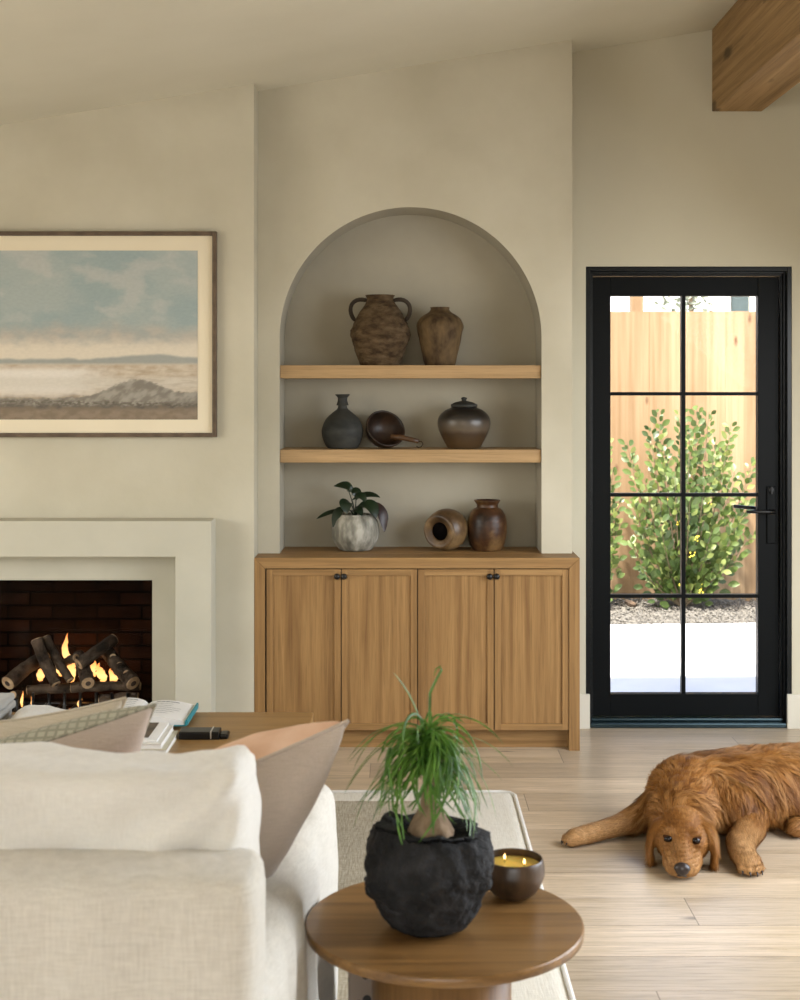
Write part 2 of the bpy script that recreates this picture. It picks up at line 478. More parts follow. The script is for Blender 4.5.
# ------------------------------------------------------------------ exterior door
door = thing('door_1', (1.3, YD, 0), 'black framed glazed door with eight panes looking onto the patio', 'door'); struct(door)
mbk = MB()
fw = .026
def frame_ring(mb, x0, x1, z0, z1, w, y0, y1, bottom=True):
    mb.box(x0, x0+w, y0, y1, z0, z1).box(x1-w, x1, y0, y1, z0, z1).box(x0+w, x1-w, y0, y1, z1-w, z1)
    if bottom: mb.box(x0+w, x1-w, y0, y1, z0, z0+w)
frame_ring(mbk, DX0+.001, DX1-.001, 0, DZ-.001, .020, YD+.002, YD+.15, False)
frame_ring(mbk, DX0+.021, DX1-.021, 0, DZ-.021, .010, YD+.030, YD+.15, False)
frame_ring(mbk, DX0+.031, DX1-.031, 0, DZ-.031, .008, YD+.05, YD+.15, False)
mbk.build('door_frame', MT['jamb'], door, bevel=.0015)
MB().box(DX0+.021, DX1-.021, YD-.004, YD+.16, .001, .022).box(DX0+.03, DX1-.03, YD+.035, YD+.16, .022, .036).build('threshold', MT['sill'], door, bevel=.004)
YS = YD+.072
def px(x, Y): return (x-400)*Y/FPX
def pz(y, Y): return CAMZ-(y-390)*Y/FPX
sx0, sx1 = DX0+.041, DX1-.041
gx0, gx1, gz0, gz1 = px(610.6, YS), px(758, YS), pz(694, YS), pz(296, YS)
slab = MB()
slab.box(sx0, gx0, YS, YS+.045, .040, DZ-.042).box(gx1, sx1, YS, YS+.045, .040, DZ-.042)
slab.box(gx0, gx1, YS, YS+.045, .040, gz0).box(gx0, gx1, YS, YS+.045, gz1, DZ-.042)
slab.build('door_leaf', MT['black'], door, bevel=.002)
mu = MB()
mw = .0095
xm = px(683.8, YS)
mu.box(xm-mw, xm+mw, YS+.006, YS+.039, gz0, gz1)
for y in (393.8, 495, 596.4):
    z = pz(y, YS); mu.box(gx0, xm-mw, YS+.006, YS+.039, z-mw*.85, z+mw*.85).box(xm+mw, gx1, YS+.006, YS+.039, z-mw*.85, z+mw*.85)
mu.build('glazing_bars', MT['black'], door)
gm, gnt, gb = new_mat('door_glass')
gl = N(gnt, 'ShaderNodeBsdfGlossy'); gl.inputs['Roughness'].default_value = .02; gl.inputs['Color'].default_value = (.9,.95,1,1)
tp = N(gnt, 'ShaderNodeBsdfTransparent'); fr = N(gnt, 'ShaderNodeFresnel'); fr.inputs[0].default_value = 1.08
mx = N(gnt, 'ShaderNodeMixShader'); gnt.links.new(fr.outputs[0], mx.inputs[0]); gnt.links.new(tp.outputs[0], mx.inputs[1]); gnt.links.new(gl.outputs[0], mx.inputs[2])
gnt.links.new(mx.outputs[0], gnt.nodes['Material Output'].inputs[0]); MT['glass'] = gm
MT['fglass'] = gm.copy(); MT['fglass'].node_tree.nodes['Fresnel'].inputs[0].default_value = 1.12
MB().box(gx0-.004, gx1+.004, YS+.020, YS+.024, gz0-.004, gz1+.004).build('glass', MT['glass'], door)
# lever handle on a long plate, inside and outside
hx = px(771, YS); hz = pz(511, YS)
MB().box(hx-.021, hx+.021, YS-.010, YS-.0002, hz-.15, hz+.115).build('handle_plate', MT['black'], door, bevel=.003)
hh = MB()
hh.tube([(hx, YS-.009, hz), (hx, YS-.050, hz)], .010, 14)
hh.tube([(hx+.006, YS-.052, hz), (hx-.03, YS-.054, hz), (hx-.09, YS-.052, hz+.001), (hx-.125, YS-.048, hz-.001)], [.010, .009, .0085, .006], 12)
hh.build('lever_handle', MT['knob'], door, smooth=True)
ho = MB(); ho.tube([(hx, YS+.045, hz), (hx, YS+.10, hz)], .010, 12).tube([(hx, YS+.10, hz), (hx-.15, YS+.10, hz+.014)], [.010, .008], 12)
ho.build('outer_lever', MT['knob'], door, smooth=True)
MB().lathe([(0, 0), (.011, 0), (.012, .004), (.011, .007), (0, .008)], M=Matrix.Rotation(R(90), 4, 'X'), c=(hx-.002, YS-.010, pz(490, YS)), seg=20).box(hx-.005, hx+.001, YS-.026, YS-.016, pz(493.5, YS), pz(486.5, YS)).build('lock_turn', MT['knob'], door)

# ------------------------------------------------------------------ fireplace surround, firebox, grate, logs, flames
fp = thing('fireplace', (-1.6, YC, 0), 'plaster fireplace with stepped surround and open black firebox', 'fireplace')
SX1 = px(211.2, 5.87); SX0 = -3.2-SX1; SZ = pz(521, 5.87); IX1 = px(175, 5.87); IX0 = -3.2-IX1; IZ = pz(557.3, 5.87)
prism_p = MB()
pp = [(SX0, 0), (IX0, 0), (IX0, IZ), (IX1, IZ), (IX1, 0), (SX1, 0), (SX1, SZ), (SX0, SZ)]
n = len(pp)
prism_p.add([(x, 5.87, z) for x, z in pp]+[(x, YC-.001, z) for x, z in pp], [(0,1,2,7), (2,3,6,7), (3,4,5,6)]+[(i, n+i, n+(i+1) % n, (i+1) % n) for i in range(n)])
prism_p.build('surround', MT['surround'], fp, weld=True, bevel=.004)
# slightly recessed inner band flush with the wall: own smooth plaster skin
ib = MB()
ib.box(FX1+.001, IX1-.001, YC-.014, YC-.001, 0, FZ1+.001).box(IX0+.001, FX0-.001, YC-.014, YC-.001, 0, FZ1+.001).box(IX0+.001, IX1-.001, YC-.014, YC-.001, FZ1+.001, IZ-.001)
ib.build('inner_band', MT['surround'], fp)
def brick_mat():
    m, nt, bs = new_mat('firebrick')
    mp = coords(nt, (1, 1, 1)); mp.inputs['Rotation'].default_value = (R(90), 0, 0)
    tc = mp.outputs[0]
    br = N(nt, 'ShaderNodeTexBrick'); br.inputs['Color1'].default_value = (.020,.008,.004,1); br.inputs['Color2'].default_value = (.007,.0035,.002,1)
    br.inputs['Mortar'].default_value = (.002,.0015,.001,1); br.inputs['Scale'].default_value = 1; br.inputs['Mortar Size'].default_value = .006
    br.inputs['Brick Width'].default_value = .205; br.inputs['Row Height'].default_value = .062
    nt.links.new(tc, br.inputs[0]); n1 = noise_tex(nt, tc, 14, 4)
    c = mix(nt, .8, br.outputs[0], ramp(nt, n1, [(.3, .35), (.7, 1.3)]).outputs[0], 'MULTIPLY')
    nt.links.new(c, bs.inputs['Base Color']); bs.inputs['Roughness'].default_value = .85; bs.inputs['Specular IOR Level'].default_value = .03
    bump(nt, bs, br.outputs['Fac'], -.5, .004); return m
MT['brick'] = brick_mat()
MT['soot'] = plain('soot_black', (.003,.0025,.0025), .95, 0, .02)
fb = MB()
fb.add([(FX0, 6.45, FZ0), (FX1, 6.45, FZ0), (FX1, 6.45, FZ1), (FX0, 6.45, FZ1)], [(0,1,2,3)])
fb.build('firebox_back', MT['brick'], fp)
fs = MB()
fs.add([(FX0+.001, YC-.01, FZ0), (FX1-.001, YC-.01, FZ0), (FX1-.001, 6.45, FZ0), (FX0+.001, 6.45, FZ0), (FX0+.001, YC-.01, FZ1-.001), (FX1-.001, YC-.01, FZ1-.001), (FX1-.001, 6.45, FZ1-.001), (FX0+.001, 6.45, FZ1-.001)],
       [(0,1,2,3), (4,7,6,5), (0,3,7,4), (1,5,6,2)])
fs.build('firebox_lining', MT['soot'], fp)
MB().box(FX0+.001, FX1-.001, YC-.005, YC+.012, 0, FZ0+.02).build('hearth_lip', MT['soot'], fp)
MB().box(FX0+.003, FX1-.003, YC+.002, YC+.006, FZ0+.021, FZ1-.003).build('glass', MT['fglass'], fp)

YF = 6.2
gr = thing('fire_grate', (-1.42, YF, FZ0), 'black iron fire grate holding the burning logs', 'grate')
g = MB()
for i in range(9):
    x = px(8+i*15.5, YF)
    g.tube([(x, YF-.10, FZ0), (x, YF-.10, FZ0+.16)], .007, 8)
    g.tube([(x, YF-.10, FZ0+.06), (x, YF+.14, FZ0+.06)], .006, 8)
g.tube([(px(2, YF), YF-.10, FZ0+.06), (px(140, YF), YF-.10, FZ0+.06)], .008, 8)
g.tube([(px(2, YF), YF+.14, FZ0+.06), (px(140, YF), YF+.14, FZ0+.06)], .008, 8)
for x in (px(6, YF), px(136, YF)):
    g.tube([(x, YF+.14, FZ0), (x, YF+.14, FZ0+.07)], .007, 8)
g.build('grate_bars', MT['knob'], gr, smooth=True)
MT['bark'] = mottled('charred_bark', (.016,.012,.009), (.10,.07,.047), 14, .9, .9, 40, .012, spec=.1)
MT['logend'] = mottled('cut_log_end', (.30,.19,.10), (.50,.36,.21), 40, .9, .2, 60, .002)
MT['logcore'] = plain('charred_core', (.05,.03,.02), .9)
def log(pa, ya, pb, yb, r, label, knots=0, split=0):
    A = at(pa[0], pa[1], ya); B = at(pb[0], pb[1], yb)
    random.seed(hash(label) % 1000 if False else len(label)*7+int(pa[0]))
    t = thing('fire_log', A, label, 'firewood', 'logs burning in the grate')
    n = 14; path = []; rad = []
    bend = Vector((random.uniform(-1,1), random.uniform(-1,1), random.uniform(-.3,1)))*.008
    for i in range(n+1):
        s = i/n; p = A.lerp(B, s)+bend*math.sin(math.pi*s)
        path.append(p); rad.append(r*(1-.12*s)*(1+.08*fbm((s*5, A.x*9, 2), 1)))
    m = MB().tube(path, rad, 22)
    for i, v in enumerate(m.v):
        c = path[min(n, i//22)]; d = (v-c); m.v[i] = c+d*(1+.16*fbm(v, 24, 3)+.10*fbm(v, 70, 2))
    m.build('bark', MT['bark'], t, smooth=True)
    for P, Q, rr in ((path[0], path[1], rad[0]), (path[-1], path[-2], rad[-1])):
        d = (P-Q).normalized(); M_ = d.to_track_quat('Z', 'Y').to_matrix().to_4x4()
        MB().lathe([(rr*.92, -.002), (rr*.90, .003), (rr*.5, .005), (0.0005, .005)], c=P, M=M_, seg=20).build('cut_end', MT['logend'], t)
        MB().lathe([(rr*.42, .0045), (rr*.3, .0065), (0.0005, .0065)], c=P, M=M_, seg=14).build('charred_heart', MT['logcore'], t)
    for k in range(knots):
        s = .25+.5*k/max(1, knots-1); p = A.lerp(B, s); d = (Vector((.25, -1, .35))).normalized(); M_ = d.to_track_quat('Z', 'Y').to_matrix().to_4x4()
        MB().lathe([(r*.42, r*.7), (r*.42, r*1.08), (r*.2, r*1.1), (.0005, r*1.05)], c=p, M=M_, seg=12).build('branch_stub', MT['logend'], t)
    return t
log((8, 683), 6.10, (46, 656), 6.28, .033, 'thick log slanting up from the far left of the grate')
log((37, 640), 6.17, (56, 684), 6.10, .027, 'upright dark log leaning left of the tall flame')
log((46, 638), 6.22, (70, 680), 6.12, .021, 'thin charred log directly right of the upright one')
log((79, 664), 6.10, (114, 639), 6.22, .028, 'log lying highest, slanting up to the right')
log((88, 683), 6.08, (79, 656), 6.26, .031, 'short log with cut end facing out at the centre of the fire')
log((133, 683), 6.08, (106, 650), 6.26, .034, 'thick knotted log slanting down to the far right', 3)
log((28, 690), 6.16, (78, 688), 6.16, .022, 'low dark log lying flat under the left logs')
log((72, 688), 6.14, (140, 686), 6.14, .022, 'low barked log lying flat under the right logs')
log((13, 695), 6.08, (30, 696), 6.24, .018, 'small round log end at the lower left of the grate')
log((76, 658), 6.2, (58, 667), 6.24, .02, 'short black log behind the centre of the fire')
log((100, 700), 6.12, (138, 697), 6.12, .024, 'split log between the bars at the lower right of the grate')
# flames
def flame_mat():
    m, nt, bs = new_mat('flame')
    tc = N(nt, 'ShaderNodeTexCoord'); sp = N(nt, 'ShaderNodeSeparateXYZ'); nt.links.new(tc.outputs['Generated'], sp.inputs[0])
    r = ramp(nt, sp.outputs[2], [(0, (1.0,.42,.09)), (.35, (1.0,.62,.22)), (1.0, (1.0,.30,.05))])
    bs.inputs['Base Color'].default_value = (0,0,0,1)
    nt.links.new(r.outputs[0], bs.inputs['Emission Color']); bs.inputs['Emission Strength'].default_value = 1.9
    return m
MT['flame'] = flame_mat()
MT['ember'] = emis('glowing_embers', (1.0,.22,.03), 1.3)
def flame(px_, py_, Y, h, w, label, seed, name='flame'):
    b = at(px_, py_, Y); random.seed(seed); path = []; rad = []; n = 16
    for i in range(n+1):
        s = i/n
        path.append(b+Vector((w*.9*math.sin(s*5.5+seed)*s*.7+fbm((s*3, seed, 0), 1)*w*.6, 0, h*s)))
        rad.append(max(.0006, w*(math.sin(math.pi*min(1, s*.86+.12))**1.1)*(1-.5*s)*(1+.35*fbm((s*7, seed, 5), 1))))
    m = MB().tube(path, rad, 12)
    for i, v in enumerate(m.v):
        c = path[min(n, i//12)]; m.v[i] = Vector((v.x, c.y+(v.y-c.y)*.5, v.z))
    o = m.build(name, MT['flame'], None, origin=b, smooth=True); tag(o, label, 'flame', 'flames in the fireplace')
for i, a in enumerate([
    (67, 668, 6.24, .155, .020, 'tallest flame rising between the crossed logs'),
    (72, 682, 6.22, .115, .024, 'bright flame behind the leaning logs at the centre'),
    (60, 676, 6.26, .07, .02, 'flame peeping between the upright logs'),
    (41, 681, 6.24, .075, .022, 'flame glowing left of the upright log'),
    (101, 682, 6.20, .085, .024, 'wide flame under the slanting upper log'),
    (93, 676, 6.26, .07, .020, 'flame behind the short centre log'),
    (113, 682, 6.26, .06, .024, 'low flame beside the knotted right log'),
    (22, 707, 6.11, .07, .008, 'thin flame at the lower left bars'),
    (32, 709, 6.11, .055, .006, 'thin curved flame, second at the lower left bars'),
    (80, 708, 6.13, .045, .012, 'small flame below the grate at the centre'),
    (101, 710, 6.11, .03, .005, 'tiny flame below the grate on the right')]):
    flame(*a, seed=i*3+1)
random.seed(3); em = MB()
for i in range(46):
    p = Vector((random.uniform(px(15, YF), px(138, YF)), random.uniform(YF-.0, YF+.16), FZ0+.02+random.uniform(0, .03)))
    em.ball(p, random.uniform(.004, .009), 6)
tag(em.build('embers', MT['ember'], None, origin=(-1.42, YF, FZ0+.04)), 'bed of glowing orange embers under the logs', 'embers', kind='stuff')
ash = MB(); random.seed(4)
for i in range(140):
    p = Vector((random.uniform(FX0+.06, FX1-.06), random.uniform(YC+.06, 6.42), FZ0+.012+random.uniform(0, .012)))
    ash.ball(p, (random.uniform(.012, .03), random.uniform(.012, .03), .014), 6)
tag(ash.build('lava_rock', MT['soot'], None, origin=(-1.6, 6.2, FZ0)), 'dark loose cinders covering the firebox floor', 'cinders', kind='stuff')
L = lamp('firelight', 'POINT', tuple(at(72, 668, 6.25)), (0,0,0), 3.5, (1.0,.40,.10), shadow_soft_size=.05)

# ------------------------------------------------------------------ framed landscape painting
pr = thing('framed_painting', (-1.6, YC, 1.7), 'framed landscape painting of misty hills above the fireplace', 'painting')
PY = 5.98
PX1, PZ0, PZ1 = px(216.3, PY), pz(437.2, PY), pz(231.3, PY); PX0 = -3.2-PX1
fm = MB(); w = .018
fm.box(PX0, PX0+w, PY, YC-.001, PZ0, PZ1).box(PX1-w, PX1, PY, YC-.001, PZ0, PZ1).box(PX0+w, PX1-w, PY, YC-.001, PZ1-w, PZ1).box(PX0+w, PX1-w, PY, YC-.001, PZ0, PZ0+w)
fm.build('frame', mottled('frame_wood', (.085,.058,.038), (.13,.09,.06), 20, .5, .1), pr, bevel=.002)
AX1, AZ0, AZ1 = px(197.2, PY), pz(419.6, PY), pz(250.3, PY); AX0 = -3.2-AX1
MB().box(PX0+w, PX1-w, PY+.014, PY+.018, PZ0+w, PZ1-w).build('mat_board', mottled('mat_cream', (.74,.66,.50), (.76,.68,.52), 3, .9, 0), pr)
nx, nz = 420, 170
ii = np.arange(nx*nz)
def lerp3(a, b, t): return [a[i]+(b[i]-a[i])*t for i in range(3)]
def sstep(a, b, x):
    t = min(1, max(0, (x-a)/(b-a))); return t*t*(3-2*t)
vs_ = []; cols = []
for j in range(nz):
    for i in range(nx):
        X = AX0+(AX1-AX0)*i/(nx-1); Z = AZ0+(AZ1-AZ0)*j/(nz-1)
        vs_.append((X, PY+.012, Z))
        a = 400+X*FPX/PY; b = 390-(Z-CAMZ)*FPX/PY        # painting's own coordinates (cm-like)
        q = (a*.03, b*.045, 0)
        n1 = fbm(q, 1, 5); n2 = fbm((a*.09, b*.16, 3), 1, 4); n3 = fbm((a*.25, b*.5, 7), 1, 3)
        sky = lerp3((.37,.42,.41), (.31,.38,.385), sstep(-.35, .4, fbm((a*.014, b*.02, 1), 1, 4)))
        sky = lerp3(sky, (.47,.48,.455), .75*sstep(-.05, .5, fbm((a*.02+4, b*.035, 9), 1, 6)))
        cb = 327+11*fbm((a*.014, 3, 1), 1, 3)+3*n2                                # cloud bank
        cl = lerp3((.50,.44,.37), (.38,.38,.355), sstep(-.45, .5, fbm((a*.04, b*.09, 3), 1, 4)))
        c = lerp3(sky, cl, .8*sstep(cb-8, cb+9, b))
        c = lerp3(c, (.66,.60,.50), sstep(334+3*n2, 350+3*n2, b))
        m = 359-4.5*math.exp(-((a-150)/40)**2)+1.5*fbm((a*.04, 0, 2), 1, 3)
        c = lerp3(c, (.25,.28,.28), .8*sstep(m-1.5, m+1.5, b)*(1-sstep(362, 366, b)))
        c = lerp3(c, (.42,.33,.24), sstep(362, 366, b)*(.6+.4*n2))
        lake = sstep(365, 372, b)*(1-sstep(388, 402, b))*(1-sstep(62, 130, a+10*n2))
        c = lerp3(c, (.70,.66,.60), lake)
        c = lerp3(c, (.60,.56,.49), .7*sstep(374, 380, b)*(1-sstep(384, 396, b)))
        c = lerp3(c, (.34,.27,.19), .35*sstep(-.2, .5, fbm((a*.05, b*.4, 2), 1, 4))*sstep(366, 370, b)*(1-lake))
        fg = 397+4*fbm((a*.05, 1, 2), 1, 3)
        c = lerp3(c, lerp3((.21,.165,.12), (.27,.215,.16), sstep(-.6, .6, n2)), sstep(fg-3, fg+5, b))
        hill = 398-19*math.exp(-((a-137)/36)**2)-6*math.exp(-((a-205)/22)**2)+1.5*n3
        hc = lerp3((.22,.20,.17), (.34,.315,.27), sstep(-.4, .45, fbm((a*.10+b*.08, b*.11, 5), 1, 4)))
        hc = lerp3(hc, (.10,.085,.07), .8*sstep(401, 408, b+3*n3))
        c = lerp3(c, hc, sstep(hill-.7, hill+1.2, b)*(1-sstep(405+3*n2, 411+3*n2, b)))
        c = lerp3(c, (.10,.085,.065), .75*(1-min(1, abs(b-(401+.02*a+2*n2))/3.2))*sstep(-.5, .2, n3)*(1-sstep(150, 190, a)*.5))
        k = 1+.05*n3
        cols += [max(0, x*k) for x in c]+[1.0]
fs_ = [(j*nx+i, j*nx+i+1, (j+1)*nx+i+1, (j+1)*nx+i) for j in range(nz-1) for i in range(nx-1)]
me = bpy.data.meshes.new('canvas'); me.from_pydata([Vector(v)-parent_loc(pr) for v in vs_], [], fs_)
ca = me.color_attributes.new('paint', 'FLOAT_COLOR', 'POINT'); ca.data.foreach_set('color', cols)
m, nt, bs = new_mat('painted_canvas'); vc = N(nt, 'ShaderNodeVertexColor', layer_name='paint'); nt.links.new(vc.outputs[0], bs.inputs['Base Color']); bs.inputs['Roughness'].default_value = .8
bs.inputs['Specular IOR Level'].default_value = .15
bump(nt, bs, noise_tex(nt, coords(nt, (1, 1, 3)).outputs[0], 90, 4), .15, .001)
me.materials.append(m); co = bpy.data.objects.new('canvas', me); COL.objects.link(co); co.parent = pr

# ------------------------------------------------------------------ built-in cabinet
MT['gapshade'] = plain('door_gap_shade', (.05,.03,.015), .8)  # dark carcass colour, painting in the shade seen through the door gaps
cab = thing('built_in_cabinet', (-.0, YC, 0), 'oak built-in cabinet with four shaker doors below the arched niche', 'cabinet')
cx0, cx1 = CX1+.001, px(579.8, YC); tt = .046
zt = CABZ
YB = YN-.002
# waterfall carcass: mitred top and sides
def mitre(mb, side):
    if side == 'top':
        mb.add([(cx0, YC, zt), (cx1, YC, zt), (cx1-tt, YC, zt-tt), (cx0+tt, YC, zt-tt), (cx0, YD-.02, zt), (cx1, YD-.02, zt), (cx1-tt, YD-.02, zt-tt), (cx0+tt, YD-.02, zt-tt)],
               [(0,3,2,1), (4,5,6,7), (0,1,5,4), (1,2,6,5), (2,3,7,6), (3,0,4,7)])
    else:
        s = 1 if side == 'r' else -1
        xo, xi = (cx1, cx1-tt) if s > 0 else (cx0, cx0+tt)
        mb.add([(xo, YC, 0), (xi, YC, 0), (xi, YC, zt-tt-.0008), (xo, YC, zt-.0008), (xo, YD-.02, 0), (xi, YD-.02, 0), (xi, YD-.02, zt-tt-.0008), (xo, YD-.02, zt-.0008)],
               [(0,1,2,3), (4,7,6,5), (0,3,7,4), (1,5,6,2), (0,4,5,1), (3,2,6,7)])
tm = MB(); mitre(tm, 'top'); tm.build('countertop', MT['oakh'], cab, weld=True, bevel=.0012)
for s in 'lr':
    m_ = MB(); mitre(m_, s); m_.build('side_panel', MT['oakv'], cab, weld=True, bevel=.0012)
MB().box(cx0+tt, cx1-tt, YC+.03, YD-.04, .085, zt-tt-.001).build('carcass', MT['gapshade'], cab)
MB().box(cx0+tt, cx1-tt, YC+.06, YC+.075, 0, .084).build('toe_kick', MT['oakh'], cab)
MB().box(px(494.4, YC)*0+NX0+.001, NX1-.001, YK-.001, YN-.001, CABZ-.02, CABZ+.0005).build('niche_counter', MT['oakh'], cab)
dxs = [266.0, 341.2, 417.6, 494.2, 569.2]
ztop, zbot = zt-tt-.004, .088
for i in range(4):
    x0 = px(dxs[i], YC)+.002; x1 = px(dxs[i+1], YC)-.002
    st = .027
    d = MB()
    d.box(x0, x0+st, YC+.003, YC+.024, zbot, ztop).box(x1-st, x1, YC+.003, YC+.024, zbot, ztop)
    dd = d.build('door', MT['oakv'], cab, bevel=.001)
    for za in (ztop-st, zbot): MB().box(x0+st, x1-st, YC+.003, YC+.024, za, za+st).build('rail', MT['oakh'], dd, bevel=.001)
    MB().box(x0+st, x1-st, YC+.011, YC+.020, zbot+st, ztop-st).build('panel', MT['oakv'], dd)
    kx = px([337.2, 343.8, 489.6, 496.4][i], YC); kx += [0, .001, 0, .001][i]
    kz = pz(576.3, YC)
    k = MB().lathe([(.0, -.021), (.008, -.020), (.0125, -.016), (.0135, -.010), (.010, -.005), (.006, -.003), (.006, .004)], c=(kx, YC, kz), M=Matrix.Rotation(R(-90), 4, 'X'), seg=20)
    k.build('knob', MT['knob'], dd, smooth=True)
# niche shelves
def shelf(y0, y1, label):
    Y = YK+.012
    o = MB().box(NX0+.0015, NX1-.0015, Y, YN-.001, pz(y1, Y), pz(y0, Y)).build('niche_shelf', MT['shelf'], None, origin=(NC, Y, pz(y0, Y)), bevel=.0015)
    tag(o, label, 'shelf', None); return pz(y0, Y)
ZS1 = shelf(365.3, 378.3, 'upper oak shelf across the arched niche')
ZS2 = shelf(449.6, 462.6, 'lower oak shelf across the arched niche')

# ================================================================== POTTERY
YP = 6.298
MT['clay'] = mottled('rough_brown_clay', (.04,.024,.012), (.085,.054,.027), 18, .85, 1.0, 50, .012, c3=(.13,.09,.05), stretch=(1,1,2.2), spec=.2)
MT['clay2'] = mottled('worn_tan_clay', (.038,.021,.009), (.135,.088,.04), 13, .75, .6, 30, .005, stretch=(1.6,1.6,.8), spec=.25)
MT['darkclay'] = mottled('dark_clay', (.022,.015,.010), (.05,.035,.022), 10, .75, .5, 40, .003)
MT['greyclay'] = mottled('grey_green_stoneware', (.016,.017,.015), (.05,.05,.044), 7, .6, .3, 40, .002, stretch=(1,1,1.8), spec=.25)
MT['darkwood'] = mottled('dark_carved_wood', (.010,.006,.003), (.036,.017,.008), 9, .45, .5, 30, .003, stretch=(2,2,.7), spec=.4)
MT['ladlewood'] = mottled('red_brown_wood', (.03,.013,.005), (.09,.042,.016), 12, .4, .4, 30, .003, stretch=(.6,2,2), spec=.4)
MT['rust'] = mottled('rust_glaze', (.014,.007,.004), (.055,.023,.009), 9, .38, .4, 30, .003, c3=(.15,.085,.032), spec=.3)
MT['ochre'] = mottled('ochre_glaze', (.035,.018,.008), (.11,.062,.024), 9, .42, .4, 30, .003, c3=(.24,.155,.07), spec=.5)
MT['planter'] = mottled('speckled_grey_ceramic', (.11,.105,.085), (.23,.22,.18), 18, .6, .5, 60, .002, stretch=(1.4,1.4,.5), c3=(.42,.40,.34))
def banded():
    m, nt, bs = new_mat('banded_brown_glaze')
    tc = N(nt, 'ShaderNodeTexCoord'); sp = N(nt, 'ShaderNodeSeparateXYZ'); nt.links.new(tc.outputs['Generated'], sp.inputs[0])
    n1 = noise_tex(nt, tc.outputs['Object'], 9, 4)
    ad = N(nt, 'ShaderNodeMath', operation='MULTIPLY_ADD'); ad.inputs[1].default_value = .14; nt.links.new(n1, ad.inputs[0]); nt.links.new(sp.outputs[2], ad.inputs[2])
    r = ramp(nt, ad.outputs[0], [(.20, (.075,.044,.020)), (.42, (.05,.030,.016)), (.52, (.105,.078,.052)), (.64, (.085,.066,.048)), (.80, (.022,.018,.015)), (.95, (.010,.009,.008))])
    nt.links.new(r.outputs[0], bs.inputs['Base Color']); bs.inputs['Roughness'].default_value = .35
    bump(nt, bs, noise_tex(nt, tc.outputs['Object'], 40, 3), .2, .002); return m
MT['banded'] = banded()
MT['void'] = plain('pot_mouth_shade', (.004,.003,.003), 1, 0, .02)  # near-black liner colour paints the shade inside the tipped pot's mouth

def smoothprof(pts, n=6):
    out = []
    P = [pts[0]]+pts+[pts[-1]]
    for i in range(1, len(P)-2):
        for k in range(n):
            t = k/n; a, b, c, d = P[i-1], P[i], P[i+1], P[i+2]
            out.append(tuple(.5*((2*b[j])+(-a[j]+c[j])*t+(2*a[j]-5*b[j]+4*c[j]-d[j])*t*t+(-a[j]+3*b[j]-3*c[j]+d[j])*t**3) for j in (0, 1)))
    out.append(pts[-1]); return out
def pot_mesh(prof_px, py_base, Y=YP, amp=.02, sc=14, inner=True, ripple=0, rough=0):
    # profile in image units (half-width, y) turned to metres
    k = Y/FPX
    pr_ = smoothprof([(max(.0005, r*k), (py_base-y)*k) for r, y in prof_px])
    if inner:
        r0, z0 = pr_[-1]
        pr_ += [(r0-.006, z0-.001), (r0-.010, z0-.010), (r0-.010, z0-.03), (r0-.004, z0-.05)]
    pr_ = [(0.0006, pr_[0][1])]+pr_
    def warp(p):
        a = 1+amp*fbm((p.x, p.y, p.z), sc, 3)+ripple*math.sin(p.z*240)
        if rough: a += rough*fbm((p.x, p.y, p.z*1.6), 55, 3)
        return Vector((p.x*a, p.y*a, p.z))
    return MB().lathe(pr_, seg=120 if rough else 72, warp=warp)
def place(mb, loc): mb.v = [v+Vector(loc) for v in mb.v]; return mb

# two-handled vase
A = (px(380.3, YP), YP+.0, ZS1)
t = thing('clay_vase', A, 'large rough brown two-handled vase on the upper shelf', 'vase')
place(pot_mesh([(19.5, 364.5), (21, 360), (26, 347), (29.2, 335), (27.5, 324), (22, 313), (15.5, 303), (13.3, 299), (14.8, 294)], 364.5, amp=.045, sc=17, rough=.03), A).build('body', MT['clay'], t, smooth=True)
kk = YP/FPX
for s in (-1, 1):
    def hp(dx, y): return (A[0]+s*dx*kk, YP, A[2]+(364.5-y)*kk)
    MB().tube([hp(12, 299.5), hp(18, 298), hp(24, 298.5), hp(29, 302.5), hp(30.3, 309), hp(28.5, 315.5), hp(24.5, 320)], [.009, .0105, .0105, .010, .010, .0105, .009], 12).build('handle', MT['darkclay'], t, smooth=True, sub=1)
A = (px(440, YP), YP, ZS1)
o = pot_mesh([(14.8, 364.5), (16, 361), (19.5, 345), (22.6, 330), (23, 323), (19, 316), (12, 311.5), (9.4, 308.5), (9.6, 306)], 364.5, amp=.025, rough=.02).build('clay_jar', MT['clay2'], None, smooth=True); o.location = A
tag(o, 'tan clay jar with narrow mouth on the upper shelf', 'vase')
A = (px(342.5, YP), YP, ZS2)
o = pot_mesh([(13.5, 448.8), (16, 447), (19.6, 439), (20.6, 430), (17, 420), (10, 413), (5.2, 409), (4.3, 404), (4.6, 398.5), (7.2, 395.5), (7.0, 394.5)], 448.8, amp=.012).build('stoneware_bottle', MT['greyclay'], None, smooth=True); o.location = A
tag(o, 'dark grey narrow-necked bottle on the lower shelf', 'bottle')
